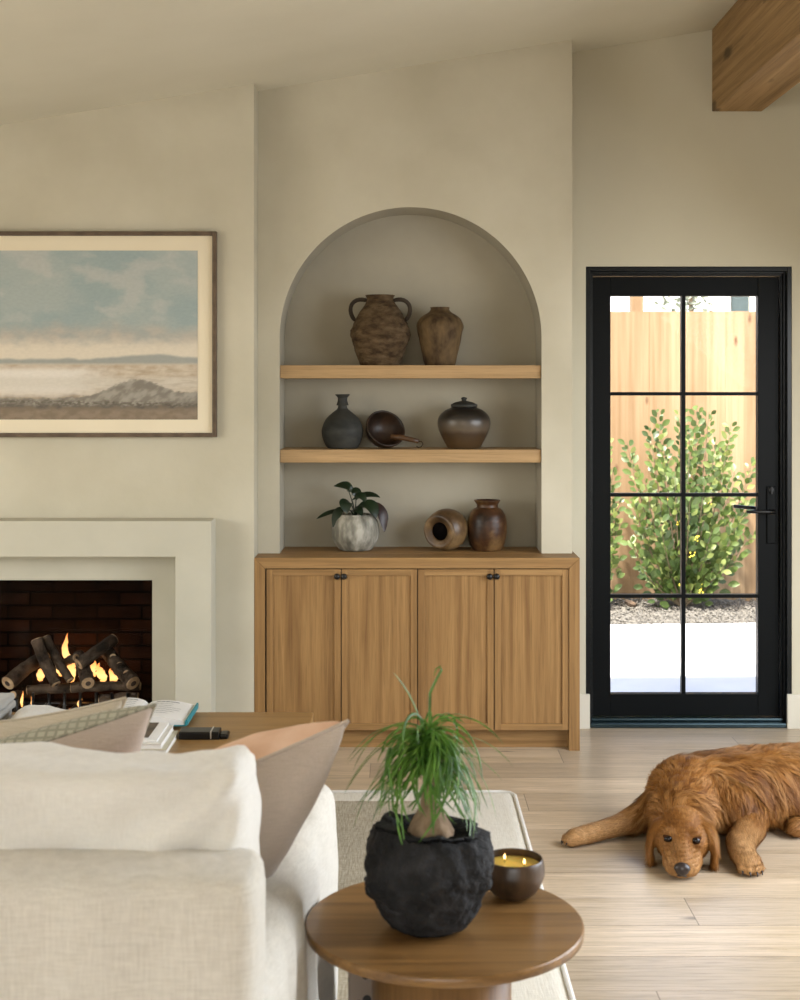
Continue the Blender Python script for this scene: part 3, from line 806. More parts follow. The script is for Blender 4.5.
# tipped wooden bowl (ladle)
bc = at(385.5, 429.5, YP)
t = thing('wooden_ladle', (bc.x, YP, ZS2), 'dark wooden dipper bowl tipped on its side with handle, beside the grey bottle', 'ladle')
axis = Vector((.36, -.80, .50)).normalized()        # the bowl's mouth faces the room, up and to the right
Mx = axis.to_track_quat('Z', 'Y').to_matrix().to_4x4()
rb = .092
prof = [(.0006, -.082), (.03, -.080), (.058, -.066), (.080, -.038), (.090, -.008), (rb, .006), (rb-.007, .007), (.080, -.006), (.070, -.034), (.050, -.058), (.026, -.070), (.0006, -.072)]
mb = MB().lathe(smoothprof(prof, 3), M=Mx, seg=56)
mz = min(v.z for v in mb.v)
cc = Vector((bc.x, YP-.0, ZS2-mz))
mb.v = [v+cc for v in mb.v]
mb.build('bowl', MT['darkwood'], t, smooth=True)
lo = cc+Mx @ Vector((0, 0, 0))
p0 = at(391, 436.5, YP-.06); p3 = at(418.5, 441.5, YP-.085)
MB().tube([p0, p0.lerp(p3, .4)+Vector((0,0,.004)), p0.lerp(p3, .75)+Vector((0,0,.003)), p3], [.010, .0125, .011, .0095], 14).build('handle', MT['ladlewood'], t, smooth=True)
q = [at(x, y, YP-.085) for x, y in ((418, 441), (421.5, 441.5), (423, 444), (421, 447), (418, 447.4), (416.5, 446))]
MB().tube(q, .0022, 8).build('cord_loop', MT['darkwood'], t, smooth=True)
# lidded jar
A = (px(464, YP), YP, ZS2)
t = thing('lidded_jar', A, 'banded brown jar with a dark knobbed lid on the lower shelf', 'jar')
place(pot_mesh([(15.5, 448.8), (17.5, 446), (23, 435.5), (26.4, 425.5), (25.4, 417.5), (19.5, 411), (13.6, 408.2), (12.6, 406.5)], 448.8, amp=.01, inner=False), A).build('body', MT['banded'], t, smooth=True)
lid = [(r*kk, (448.8-y)*kk) for r, y in [(12, 407.5), (13.3, 406.6), (13.2, 404.6), (12.4, 404.6), (9.5, 402.8), (4.5, 401.6), (2.2, 401.0), (2.0, 400.2), (3.0, 399.2), (2.6, 398.0), (.2, 397.4)]]
place(MB().lathe(lid, seg=48), A).build('lid', MT['greyclay'], t, smooth=True)
# tipped pot on the counter
ZC = CABZ
c0 = at(446.5, 532, YP)
ax = Vector((-.52, -.83, -.05)).normalized(); M2 = ax.to_track_quat('Z', 'Y').to_matrix().to_4x4()
pf = [(.0006, -.096), (.05, -.096), (.060, -.088), (.086, -.045), (.094, -.005), (.089, .030), (.078, .050), (.0735, .058), (.0765, .066), (.075, .072), (.066, .074), (.050, .068), (.040, .060), (.040, .02), (.05, -.02), (.0006, -.06)]
mb = MB().lathe(smoothprof(pf, 3), M=M2, seg=60)
mz = min(v.z for v in mb.v); mb.v = [v+Vector((c0.x, YP-.005, ZC-mz)) for v in mb.v]
o = mb.build('tipped_pot', MT['ochre'], None, origin=(c0.x, YP, ZC), smooth=True); MB().lathe([(.0398, .058), (.0398, -.03), (.0006, -.035)], c=(c0.x, YP-.005, ZC-mz), M=M2, seg=40).build('mouth_shade', MT['void'], o, smooth=True); tag(o, 'ochre glazed pot lying on its side with mouth facing out', 'pot')
A = (px(487.3, YP), YP, ZC)
o = pot_mesh([(13.5, 551.6), (15.5, 549.5), (18.6, 540), (19.6, 528), (18.6, 518), (14.5, 511), (10.8, 508.5), (10.4, 506.5), (12.0, 503.5), (13.2, 502), (12.8, 501.2)], 551.6, amp=.012, ripple=.004).build('glazed_jar', MT['rust'], None, smooth=True); o.location = A
tag(o, 'rust brown glazed jar standing upright at the right of the counter', 'jar')
# planter with dark leaves
A = (px(355.5, YP), YP-.005, ZC)
t = thing('potted_plant', A, 'round speckled grey planter with dark drooping leaves on the counter', 'potted plant')
place(pot_mesh([(13, 551.6), (17, 549.5), (22.3, 541), (23.8, 531), (22, 522), (18.5, 517), (17.2, 516), (16.8, 515.2)], 551.6, Y=YP, amp=.008), A).build('planter', MT['planter'], t, smooth=True)
MB().lathe([(.0006, 0), (.068, 0), (.07, -.01)], c=(A[0], A[1], ZC+(551.6-518.5)*kk), seg=30).build('soil', plain('potting_soil', (.02,.014,.01), .95), t)
MT['darkleaf'] = leafmat('dark_leaf', (.006,.014,.006), (.014,.030,.012), .38, .12, 12)
MT['darkred'] = leafmat('burgundy_leaf', (.020,.008,.008), (.035,.016,.012), .4, .12, 12)
Bp = Vector((A[0], A[1], ZC+(551.6-518)*kk)); yl = A[1]
def P(x, y, dy=0): return at(x, y, yl+dy)
lv = [((349, 492), (334, 486.2), (352, 485), .022, 0, -.02), ((352, 500), (380, 497.5), (368, 492), .015, 0, .01), ((345, 508), (333, 527), (337, 509), .016, 0, -.05),
      ((347, 510), (316.5, 519), (330, 511), .011, 0, -.03), ((362, 507), (384.5, 532), (384, 500), .022, 1, -.03), ((358, 506), (376, 518), (372, 500), .026, 0, -.06),
      ((350, 503), (347, 514), (343, 499), .022, 0, -.06), ((356, 500), (366, 503), (360, 491), .018, 0, -.02), ((355, 508), (388, 520), (380, 501), .020, 0, .0),
      ((356, 498), (349, 491), (358, 490), .02, 0, .02), ((352, 512), (362, 516), (357, 505), .018, 0, -.07)]
lm = MB(); lr = MB(); st = MB()
for (b, tp_, mid, w_, red, dy) in lv:
    (lr if red else lm).leaf(P(*b, dy*.3), P(*mid, dy*.8), P(*tp_, dy), w_*1.35, up=(.1, -.55, .83), n=10, fold=.3)
    st.tube([Bp+Vector((random.uniform(-.01, .01), 0, 0)), Bp.lerp(P(*b, dy*.3), .6)+Vector((0, 0, .01)), P(*b, dy*.3)], .0022, 6)
lm.build('leaves', MT['darkleaf'], t, smooth=True); lr.build('burgundy_leaf', MT['darkred'], t, smooth=True)
st.build('stems', MT['darkleaf'], t, smooth=True)

# ================================================================== RUG
def rug_mat():
    m, nt, bs = new_mat('woven_rug')
    tc = N(nt, 'ShaderNodeTexCoord'); sp = N(nt, 'ShaderNodeSeparateXYZ'); nt.links.new(tc.outputs['Object'], sp.inputs[0])
    a = noise_tex(nt, coords(nt, (25, 260, 1)).outputs[0], 1, 3); b = noise_tex(nt, coords(nt, (200, 18, 1)).outputs[0], 1, 3)
    ad = N(nt, 'ShaderNodeMath', operation='ADD'); nt.links.new(a, ad.inputs[0]); nt.links.new(b, ad.inputs[1])
    hf = N(nt, 'ShaderNodeMath', operation='MULTIPLY'); hf.inputs[1].default_value = .5; nt.links.new(ad.outputs[0], hf.inputs[0])
    fld = ramp(nt, hf.outputs[0], [(.36, (.27,.235,.165)), (.6, (.50,.45,.345))])
    brd = ramp(nt, hf.outputs[0], [(.36, (.62,.58,.49)), (.6, (.72,.69,.60))])
    gx = N(nt, 'ShaderNodeMath', operation='GREATER_THAN'); gx.inputs[1].default_value = -.37; nt.links.new(sp.outputs[0], gx.inputs[0])
    gy = N(nt, 'ShaderNodeMath', operation='GREATER_THAN'); gy.inputs[1].default_value = -.13; nt.links.new(sp.outputs[1], gy.inputs[0])
    mxx = N(nt, 'ShaderNodeMath', operation='MAXIMUM'); nt.links.new(gx.outputs[0], mxx.inputs[0]); nt.links.new(gy.outputs[0], mxx.inputs[1])
    c = mix(nt, mxx.outputs[0], fld.outputs[0], brd.outputs[0])
    nt.links.new(c, bs.inputs['Base Color']); bs.inputs['Roughness'].default_value = .95; bs.inputs['Specular IOR Level'].default_value = .1
    bump(nt, bs, hf.outputs[0], .6, .004); return m
MT['rug'] = rug_mat()
rx1, ry1 = .437, 5.37
m = MB(); nxr, nyr = 130, 130; Wd, Ln = 3.1, 3.4
for j in range(nyr+1):
    for i in range(nxr+1):
        u, v = i/nxr, j/nyr
        x = -Wd*u; y = -Ln*v
        ee = min(u*Wd, v*Ln, (1-u)*Wd, (1-v)*Ln)
        z = .012*min(1, (ee/.012))**.5+.0015*fbm((x, y, 0), 6, 2)*min(1, ee/.1)
        if i == 0: x -= .004*fbm((0, y, 1), 3, 2)
        m.v.append(Vector((x, y, max(.0012, z))))
for j in range(nyr):
    for i in range(nxr):
        a = j*(nxr+1)+i; m.f.append((a, a+nxr+1, a+nxr+2, a+1)); m.m.append(0)
o = m.build('area_rug', MT['rug'], None, smooth=True); o.location = (rx1, ry1, 0); tag(o, 'flat woven beige rug with pale border under the furniture', 'rug')
rb_ = MB().tube([(rx1-.0, ry1-3.4, .008), (rx1, ry1-.05, .008), (rx1-.015, ry1-.012, .008), (rx1-.05, ry1, .008), (rx1-3.1, ry1, .008)], .0075, 8)
rb_.build('rug_binding', MT['cream'], o, smooth=True)

# ================================================================== SOFTS
def soft_box(x0, x1, y0, y1, z0, z1, r, res=.03, amp=.004, sc=5, warp=None, fold=0):
    """rounded box of cloth: grid on each face mapped on a rounded box"""
    lo = Vector((x0, y0, z0)); hi = Vector((x1, y1, z1)); mb = MB(); c = (lo+hi)/2; h = (hi-lo)/2
    for ax in range(3):
        for sg in (-1, 1):
            a, b = [(1, 2), (2, 0), (0, 1)][ax]
            na = max(4, int(2*h[a]/res)); nb = max(4, int(2*h[b]/res)); base = len(mb.v)
            for j in range(nb+1):
                for i in range(na+1):
                    p = Vector((0,0,0)); p[ax] = sg*h[ax]; p[a] = h[a]*(2*i/na-1); p[b] = h[b]*(2*j/nb-1)
                    inner = Vector([max(-(h[k]-r), min(h[k]-r, p[k])) for k in range(3)])
                    d = p-inner
                    nrm = d.normalized() if d.length > 1e-9 else Vector((0,0,0))
                    q = inner+nrm*r
                    w = c+q
                    w += nrm*(amp*fbm(w, sc, 3)+fold*fbm((w.x*9, w.y*9, w.z*1.2), 1, 3))
                    if warp: w = warp(w)
                    mb.v.append(w)
            for j in range(nb):
                for i in range(na):
                    q0 = base+j*(na+1)+i; f = (q0, q0+1, q0+na+2, q0+na+1)
                    mb.f.append(f if sg > 0 else tuple(reversed(f))); mb.m.append(0)
    return mb

def pillow(name, A, B, C, T, mats, label, cat, group=None, seed=0, pinch=.06, piping=None, wr=.006):
    """A tip corner, B and C its neighbours; front side = faces the fireplace; mats = (front, back)"""
    A, B, C = Vector(A), Vector(B), Vector(C); D = B+C-A
    nrm = (B-A).cross(C-A).normalized(); ctr = (B+C)/2; n = 44
    root = thing(name, ctr, label, cat, group)
    for side, mat, nm in ((1, mats[0], 'front_cover'), (-1, mats[1], 'back_cover')):
        mb = MB()
        for j in range(n+1):
            for i in range(n+1):
                u, v = i/n, j/n; a, b = 2*u-1, 2*v-1
                uu = u-.5; vv = v-.5
                pin = 1-pinch*(1-abs(b)**2.2)*0
                # edges bow inward between the corners
                ua = a*(1-pinch*(1-b*b)); vb = b*(1-pinch*(1-a*a))
                p = ctr+(B-A)*(ua/2)+(C-A)*(vb/2)
                t_ = (max(0, (1-a**4))*max(0, (1-b**4)))**.5*.55+(max(0, 1-a*a)*max(0, 1-b*b))**.6*.45
                w_ = fbm((p.x+seed, p.y, p.z), 7, 3)*wr+fbm((p.x+seed, p.y, p.z), 18, 2)*wr*.35
                edge = 1-max(abs(a), abs(b))**6
                mb.v.append(p+nrm*side*(T*t_+w_*edge))
        for j in range(n):
            for i in range(n):
                q0 = j*(n+1)+i; f = (q0, q0+1, q0+n+2, q0+n+1); mb.f.append(f if side > 0 else tuple(reversed(f))); mb.m.append(0)
        mb.build(nm, mat, root, smooth=True)
    ring = []
    for k in range(4*n):
        s, i = divmod(k, n); u = i/n
        a, b = [(2*u-1, -1), (1, 2*u-1), (1-2*u, 1), (-1, 1-2*u)][s]
        ua = a*(1-pinch*(1-b*b)); vb = b*(1-pinch*(1-a*a))
        ring.append(ctr+(B-A)*(ua/2)+(C-A)*(vb/2))
    ring.append(ring[0])
    MB().tube(ring, .0035, 6, cap=False).build('seam', piping or mats[1], root, smooth=True)
    return root

# ------------------------------------------------------------------ sofa seen from behind
sofa = thing('sofa', (-1.15, 2.7, 0), 'cream slipcovered linen sofa seen from behind, facing the fireplace', 'sofa')
SB0, SB1 = 2.08, 2.27
soft_box(-2.24, -.214, SB0, SB1, .02, .818, .035, .022, .004, 5, fold=.006).build('backrest', MT['linen'], sofa, smooth=True, weld=True)
def armwarp(side):
    def f(p):
        s = max(0, min(1, (p.y-2.15)/1.2)); zt_ = .83-.225*s**.8
        q = p.copy()
        if p.z > .1: q.z = .1+(p.z-.1)*(zt_-.1)/(.60)
        hx_ = .060*s
        if side > 0 and p.x > -.33: q.x += hx_
        if side < 0 and p.x < -2.12: q.x -= hx_
        return q
    return f
def armtop(p):
    q = p.copy(); s = max(0, min(1, (p.y-2.1)/1.3))
    if p.z > .3: q.z -= .018*math.sin(s*math.pi)
    if p.x > -.29: q.x += -.054*(1-s)**1.2
    if p.x < -2.17: q.x += .054*(1-s)
    return q
soft_box(-.43, -.155, 2.13, 3.40, .02, .632, .065, .022, .006, 4, armtop, fold=.012).build('arm', MT['linen'], sofa, smooth=True, weld=True)
soft_box(-2.30, -2.03, 2.13, 3.40, .02, .632, .065, .03, .006, 4, armtop, fold=.010).build('arm', MT['linen'], sofa, smooth=True, weld=True)
soft_box(-2.06, -.39, 2.25, 3.36, .02, .30, .03, .05, .004, 5).build('seat_base', MT['linen'], sofa, smooth=True, weld=True)
for i in range(2):
    x0 = -2.045+i*.825
    soft_box(x0, x0+.815, 2.44, 3.38, .305, .46, .05, .035, .008, 4).build('seat_cushion', MT['linen'], sofa, smooth=True, weld=True)
# back cushion above the backrest
def bcw(p):
    q = p.copy()
    s = (p.z-.47)/.48
    q.y += -.02*s
    fr_ = max(0, 1-math.hypot(p.x+.27, p.z-.86)/.30)
    q.y += .011*fr_*math.sin(math.atan2(p.z-.97, p.x+.20)*13)
    q.z += (.010*math.sin(p.x*9+1)+.006*fbm((p.x, 0, 0), 6, 2))*max(0, s)
    e = max(0, (p.x+.42)/.19)          # the right corner puffs up and rounds
    q.z += (.034*max(0, min(1, e))**3-.014)*max(0, s)
    q.z -= .012*max(0, min(1, (-.45-p.x)/.5))*max(0, s)
    return q
bc1 = thing('back_cushion', (-.65, 2.36, .47), 'large cream back cushion standing at the right end of the sofa', 'cushion')
soft_box(-1.10, -.246, 2.25, 2.46, .465, .952, .045, .016, .016, 5, bcw).build('cushion_cover', MT['cream'], bc1, smooth=True, weld=True)
bc2 = thing('back_cushion', (-1.6, 2.36, .47), 'large cream back cushion at the left end of the sofa', 'cushion')
soft_box(-2.03, -1.115, 2.27, 2.47, .465, .935, .075, .03, .010, 6, bcw).build('cushion_cover', MT['cream'], bc2, smooth=True, weld=True)
# throw pillows
pillow('throw_pillow', (-.098, 2.66, .922), (-.30, 2.90, .54), (-.50, 2.54, .785), .125, (MT['peach'], MT['flax']), 'two-tone peach and taupe throw pillow poking over the sofa arm', 'pillow', 'throw pillows on the sofa', 1, piping=MT['flax'])
def check_mat():
    m, nt, bs = new_mat('sage_check_fabric')
    tc = N(nt, 'ShaderNodeTexCoord'); ck = N(nt, 'ShaderNodeTexBrick')
    mp = N(nt, 'ShaderNodeMapping'); mp.inputs['Rotation'].default_value = (R(20), R(15), R(10)); nt.links.new(tc.outputs['Object'], mp.inputs[0]); nt.links.new(mp.outputs[0], ck.inputs[0])
    ck.inputs['Color1'].default_value = (.40,.38,.29,1); ck.inputs['Color2'].default_value = (.34,.325,.25,1); ck.inputs['Mortar'].default_value = (.25,.24,.18,1)
    ck.inputs['Scale'].default_value = 1; ck.inputs['Brick Width'].default_value = .02; ck.inputs['Row Height'].default_value = .018; ck.inputs['Mortar Size'].default_value = .003; ck.offset = 0
    nt.links.new(ck.outputs[0], bs.inputs['Base Color']); bs.inputs['Roughness'].default_value = .95; return m
MT['check'] = check_mat()
pillow('throw_pillow', (-.497, 2.84, .912), (-.62, 3.04, .52), (-1.0, 2.70, .790), .125, (MT['check'], MT['flax']), 'sage checked throw pillow with taupe back left of the peach one', 'pillow', 'throw pillows on the sofa', 5, piping=MT['check'])
pillow('throw_pillow', (-.63, 3.22, .842), (-.76, 3.28, .48), (-1.02, 3.16, .79), .07, (MT['tan'], MT['tan']), 'plain tan throw pillow mostly hidden behind the checked one', 'pillow', 'throw pillows on the sofa', 9)

# ------------------------------------------------------------------ coffee table and what lies on it
CT = .40
tb = thing('coffee_table', (-1.2, 4.5, 0), 'low oak coffee table between the sofa and the fireplace', 'coffee table')
MB().box(-2.1, px(313.5, 5.0), 4.12, 5.0, CT-.045, CT).build('tabletop', MT['ctable'], tb, bevel=.003)
for x in (-2.05, -.43):
    for y in (4.2, 4.85): MB().box(x, x+.08, y, y+.08, .012, CT-.045).build('leg', MT['ctable'], tb, bevel=.003)
MT['paper'] = mottled('book_paper', (.70,.69,.66), (.76,.75,.72), 4, .8, 0)
MT['teal'] = plain('teal_cover', (.02,.22,.26), .5)
MT['print'] = plain('printed_ink', (.10,.10,.10), .8)
bk = thing('open_book', (px(165, 4.85), 4.85, CT+.012), 'open book with teal cover lying on the coffee table', 'book')
bx, by = -.895, 4.86
def page(mb, x0, x1, y0, y1, z, lift, peak):
    n = 14; vv = []; ff = []
    for i in range(n+1):
        s = i/n; x = x0+(x1-x0)*s; zz = z+lift*(math.sin(math.pi*min(1, s*1.0))**.6)*(1-peak*s)+.002
        vv += [(x, y0, z), (x, y1, z), (x, y1, zz+.014*(1-s*.4)), (x, y0, zz+.014*(1-s*.4))]
    for i in range(n):
        a = i*4
        for k in range(4): ff.append((a+k, a+(k+1) % 4, a+4+(k+1) % 4, a+4+k))
    ff.append((0, 1, 2, 3)); ff.append((n*4+3, n*4+2, n*4+1, n*4)); mb.add(vv, ff)
pg = MB(); page(pg, bx, bx+.165, by-.12, by+.13, CT+.016, .020, .55); page(pg, bx, bx-.165, by-.12, by+.13, CT+.016, .028, .3)
pgo = pg.build('pages', MT['paper'], bk, smooth=False)
ink = MB(); random.seed(8)
for k in range(7):
    y = by+.10-k*.027
    for sx in (1, -1):
        L_ = random.uniform(.07, .12)
        for i in range(6):
            s0 = .2+i*.1
            if i*.02 > L_: break
            def zz(s): return CT+.016+(.020 if sx > 0 else .028)*math.sin(math.pi*s)**.6*(1-(.55 if sx > 0 else .3)*s)+.002+.014*(1-s*.4)+.0006
            s1 = s0+.09
            ink.add([(bx+sx*.165*s0, y, zz(s0)), (bx+sx*.165*s1, y, zz(s1)), (bx+sx*.165*s1, y+(.008 if k == 0 else .003), zz(s1)), (bx+sx*.165*s0, y+(.008 if k == 0 else .003), zz(s0))], [(0,1,2,3)])
ink.build('printed_lines', MT['print'], pgo)
MB().box(bx-.17, bx+.172, by-.125, by+.135, CT+.0125, CT+.0155).add([(bx+.166, by-.125, CT+.0155), (bx+.176, by-.125, CT+.0155), (bx+.176, by+.135, CT+.0155), (bx+.166, by+.135, CT+.0155), (bx+.170, by-.125, CT+.034), (bx+.176, by-.125, CT+.034), (bx+.176, by+.135, CT+.034), (bx+.170, by+.135, CT+.034)],
    [(0,3,2,1),(4,5,6,7),(0,1,5,4),(1,2,6,5),(2,3,7,6),(3,0,4,7)]).build('cover', MT['teal'], bk)
MB().box(bx-.20, bx+.1, by-.11, by+.13, CT, CT+.0122).build('closed_magazine', MT['paper'], None, origin=(bx, by, CT), bevel=.001)
tag(bpy.data.objects['closed_magazine'], 'pale magazine lying flat under the open book', 'magazine')
# magazine with a dark photograph, and two white books beside it
mg = thing('magazine', (-.86, 4.54, CT+.0368), 'magazine with a dark cover photo on top of the small stack of books', 'magazine')
MB().box(-.95, -.768, 4.42, 4.655, CT+.0368, CT+.045).build('pages', MT['paper'], mg, bevel=.001)
MB().box(-.945, -.800, 4.45, 4.650, CT+.0452, CT+.0457).build('cover_photo', mottled('dark_photo', (.03,.025,.02), (.14,.10,.07), 14, .4, 0), mg)
def book(x0, x1, y0, y1, z, h, label, cmat):
    t = thing('book', ((x0+x1)/2, (y0+y1)/2, z), label, 'book', 'white books on the coffee table')
    MB().box(x0+.002, x1-.002, y0+.003, y1-.003, z+.003, z+h-.003).build('pages', MT['paper'], t)
    MB().box(x0, x1, y0, y1, z, z+.003).box(x0, x1, y0, y1, z+h-.003, z+h).box(x0, x0+.003, y0, y1, z+.003, z+h-.003).build('cover', cmat, t, bevel=.0005)
MT['wcover'] = plain('white_cover', (.72,.70,.64), .5); MT['ccover'] = plain('cream_cover', (.55,.52,.40), .5)
book(-.94, -.735, 4.41, 4.655, CT, .018, 'cream book at the bottom of the small stack', MT['ccover'])
book(-.95, -.752, 4.41, 4.655, CT+.0183, .018, 'white book in the middle of the small stack', MT['wcover'])
bx_ = thing('black_case', (-.62, 4.66, CT), 'long flat black case with a silver clip on the coffee table', 'case')
MB().box(-.728, -.595, 4.60, 4.67, CT, CT+.026).build('case_body', MT['knob'], bx_, bevel=.004)
MB().box(-.5945, -.566, 4.606, 4.664, CT, CT+.017).build('case_end', MT['knob'], bx_, bevel=.006)
MB().box(-.624, -.620, 4.5985, 4.6715, CT+.004, CT+.0275).build('clip', plain('silver_clip', (.6,.6,.58), .3, .8), bx_)
# blankets
def blanket(name, x0, x1, y0, y1, z, h, mat, label, seed, origin):
    mb = MB(); n_ = 4; lh = h/n_
    for k in range(n_):
        dx = .012*math.sin(k*2.3+seed); dy = .010*math.cos(k*1.7+seed)
        m2 = soft_box(x0+dx, x1+dx-.006*k, y0+dy, y1+dy, z+k*lh, z+(k+1)*lh+.002, lh*.48, .012, .003, 14, lambda p: Vector((p.x, p.y, max(z+.0005, p.z+(p.z-z)/h*(.014*math.sin(p.x*19+seed)+.010*fbm((p.x+seed, p.y, 0), 9, 2))))))
        mb.add(m2.v, m2.f)
    o = mb.build(name, mat, None, origin=origin, smooth=True, weld=True); return tag(o, label, 'blanket')
blanket('folded_blanket', -1.56, -1.325, 4.56, 4.86, CT, .080, MT['greywool'], 'grey wool blanket bunched on the coffee table at the left edge', 2, (-1.4, 4.7, CT))
blanket('folded_blanket', -1.30, -1.10, 4.56, 4.80, CT, .055, MT['palewool'], 'pale folded blanket just right of the grey one', 6, (-1.2, 4.7, CT))

# ------------------------------------------------------------------ round side table
TX, TY, TZ = .087, 2.745, .511; TR = .2725
sd = thing('side_table', (TX, TY, 0), 'round walnut side table on a thick drum base in the foreground', 'side table')
MB().lathe([(.0006, TZ-.026), (TR-.030, TZ-.026), (TR-.006, TZ-.021), (TR-.001, TZ-.018), (TR, TZ-.005), (TR-.001, TZ-.002), (TR-.004, TZ), (.0006, TZ)], c=(TX, TY, 0), seg=128).build('tabletop', MT['table'], sd, smooth=False)
o = bpy.context.scene.objects['tabletop.001'] if 'tabletop.001' in bpy.data.objects else None
if o:
    for p in o.data.polygons: p.use_smooth = abs(p.normal.z) < .97
MB().lathe([(.130, .0125), (.137, .02), (.137, TZ-.026)], c=(TX-.006, TY, 0), seg=96).build('drum_base', oak('walnut_base', (.15,.075,.026), (.26,.14,.05), 2, .4, 1.0), sd, smooth=True, weld=True)
# speckled block under the table
def terrazzo():
    m, nt, bs = new_mat('shaded_terrazzo')
    mp = coords(nt); vo = N(nt, 'ShaderNodeTexVoronoi', feature='F1'); vo.inputs['Scale'].default_value = 42; vo.inputs['Randomness'].default_value = 1
    wv = noise_tex(nt, mp.outputs[0], 30, 2); nt.links.new(mp.outputs[0], vo.inputs[0])
    ad = N(nt, 'ShaderNodeMath', operation='MULTIPLY_ADD'); ad.inputs[1].default_value = .5; nt.links.new(wv, ad.inputs[0]); nt.links.new(vo.outputs['Distance'], ad.inputs[2])
    r = ramp(nt, ad.outputs[0], [(.58, (.010,.009,.008)), (.62, (.24,.185,.14))]); nt.links.new(r.outputs[0], bs.inputs['Base Color']); bs.inputs['Roughness'].default_value = .5; return m  # cream ground darkened to paint in the shadow under the side table
o = MB().box(px(348, 2.98), .03, 2.98, 3.26, .0125, .36).build('terrazzo_stool', terrazzo(), None, origin=(-.04, 3.1, .0125), bevel=.006)
tag(o, 'small stool speckled cream and black, half hidden under the side table', 'stool')

# ------------------------------------------------------------------ lava rock planter with ponytail palm
RC = Vector((px(427, 2.70), 2.705, TZ))
rk = thing('lava_rock_planter', RC, 'ponytail palm growing in a rough black lava rock planter', 'potted plant')
b = bmesh.new(); bmesh.ops.create_icosphere(b, subdivisions=6, radius=1)
hw = [(-1, .0), (-.97, .46), (-.9, .60), (-.6, .76), (-.2, .90), (.15, .99), (.5, 1.02), (.8, .95), (.93, .80), (1.0, .0)]
random.seed(12)
pl_ = []
for k in range(11):
    ph = k*2*math.pi/11+random.uniform(-.25, .25); zz = random.uniform(-.45, .35); pl_.append((Vector((math.cos(ph)*math.sqrt(1-zz*zz), math.sin(ph)*math.sqrt(1-zz*zz), zz)), random.uniform(.86, .97)))
for v in b.verts:
    d = v.co.normalized(); z = max(-1, min(1, d.z*1.25))
    for k in range(len(hw)-1):
        if hw[k][0] <= z <= hw[k+1][0]:
            w_ = hw[k][1]+(hw[k+1][1]-hw[k][1])*(z-hw[k][0])/(hw[k+1][0]-hw[k][0]); break
    rad = math.hypot(d.x, d.y)
    if abs(d.z) > .8: w_ = hw[1 if d.z < 0 else -2][1]*rad/.6
    u = Vector((d.x/max(rad, 1e-6)*w_, d.y/max(rad, 1e-6)*w_, z))
    for q_, ds in pl_:
        dt = u.dot(q_)
        if dt > ds: u = u-q_*(dt-ds)*.85
    q = Vector((u.x*.131, u.y*.118, u.z*.098+.0985))
    n_ = 1+.09*fbm(q, 9, 4)+.05*fbm(q, 34, 4)+.022*fbm(q, 95, 2)
    q = Vector((q.x*n_, q.y*n_, q.z+(.012*fbm(q, 15, 3)*min(1, q.z/.04))))
    q.z -= .012*(q.x/.13)*min(1, q.z/.15)
    q.z = max(.0008, q.z)
    if q.z > .16 and math.hypot(q.x-.01, q.y) < .07: q.z -= .012
    v.co = q
me = bpy.data.meshes.new('rock_bowl'); b.to_mesh(me); b.free(); me.polygons.foreach_set('use_smooth', [True]*len(me.polygons))
me.materials.append(mottled('lava_rock', (.0045,.0045,.005), (.028,.028,.030), 26, .8, 1.0, 90, .008, spec=.4, lo=.42, hi=.78))
o = bpy.data.objects.new('rock_bowl', me); COL.objects.link(o); o.parent = rk
zr = TZ+.185
PB = Vector((px(432, 2.69), 2.69, TZ+.184))
MB().lathe([(.0006, -.02), (.030, -.018), (.042, -.004), (.044, .008), (.038, .024), (.026, .044), (.017, .060), (.0135, .085), (.012, .105), (.0125, .120), (.0006, .126)], c=PB, seg=40,
    warp=lambda p: Vector((p.x*(1+.10*fbm(p, 40, 3))+(-.006 if p.z > .05 else -.006*max(0, p.z)/.05), p.y*(1+.1*fbm(p, 40, 3)), p.z))).build('bulb_trunk', mottled('palm_bulb_bark', (.16,.105,.06), (.36,.26,.17), 30, .9, .9, 70, .004, stretch=(1,1,.6)), rk, smooth=True)
crown = PB+Vector((-.006, 0, .118))
MT['palm'] = leafmat('palm_leaf', (.040,.125,.014), (.14,.29,.045), .34, .3, 30)
pm = MB(); random.seed(21)
def blade(az, el, L, droop, w=.0030, curl=0, start=None, roll=0):
    p = Vector(start or crown)+Vector((random.uniform(-.008, .008), random.uniform(-.008, .008), random.uniform(-.02, .02)))
    d = Vector((math.cos(az)*math.cos(el), math.sin(az)*math.cos(el), math.sin(el))); n = 22; ds = L/n; vs_ = []; fs = []
    side = Vector((-math.sin(az), math.cos(az), 0))
    for i in range(n+1):
        s = i/n; ww = w*(1-.35*s)*min(1, (1-s)*6+.08)
        nn = side.cross(d).normalized(); vs_ += [p-side*ww+nn*ww*.5, p.copy(), p+side*ww+nn*ww*.5]
        d = d+Vector((0, 0, -1))*droop*ds*(1.0-max(0, -d.z)*.9)
        d += side*curl*ds
        d.normalize(); side = (side-d*side.dot(d)).normalized(); p = p+d*ds if p.z > PB.z+.022 or d.z > 0 else p+d*ds*.05
    for i in range(n):
        a = i*3; fs += [(a, a+1, a+4, a+3), (a+1, a+2, a+5, a+4)]
    pm.add(vs_, fs)
C0 = crown+Vector((-.004, 0, .015))
for i in range(190):
    az = random.uniform(0, 2*math.pi); el = random.uniform(.35, 1.45); front = max(0, -math.sin(az))
    L = random.uniform(.13, .235)*(1-.30*front)
    blade(az, el, L, random.uniform(16, 44), random.uniform(.0024, .0036), random.uniform(-14, 14), C0+Vector((0, 0, random.uniform(-.01, .05))))
for i in range(90):
    az = random.uniform(0, 2*math.pi); blade(az, random.uniform(.5, 1.5), random.uniform(.06, .12), random.uniform(20, 45), .0028, random.uniform(-12, 12), C0+Vector((0, 0, random.uniform(-.01, .05))))
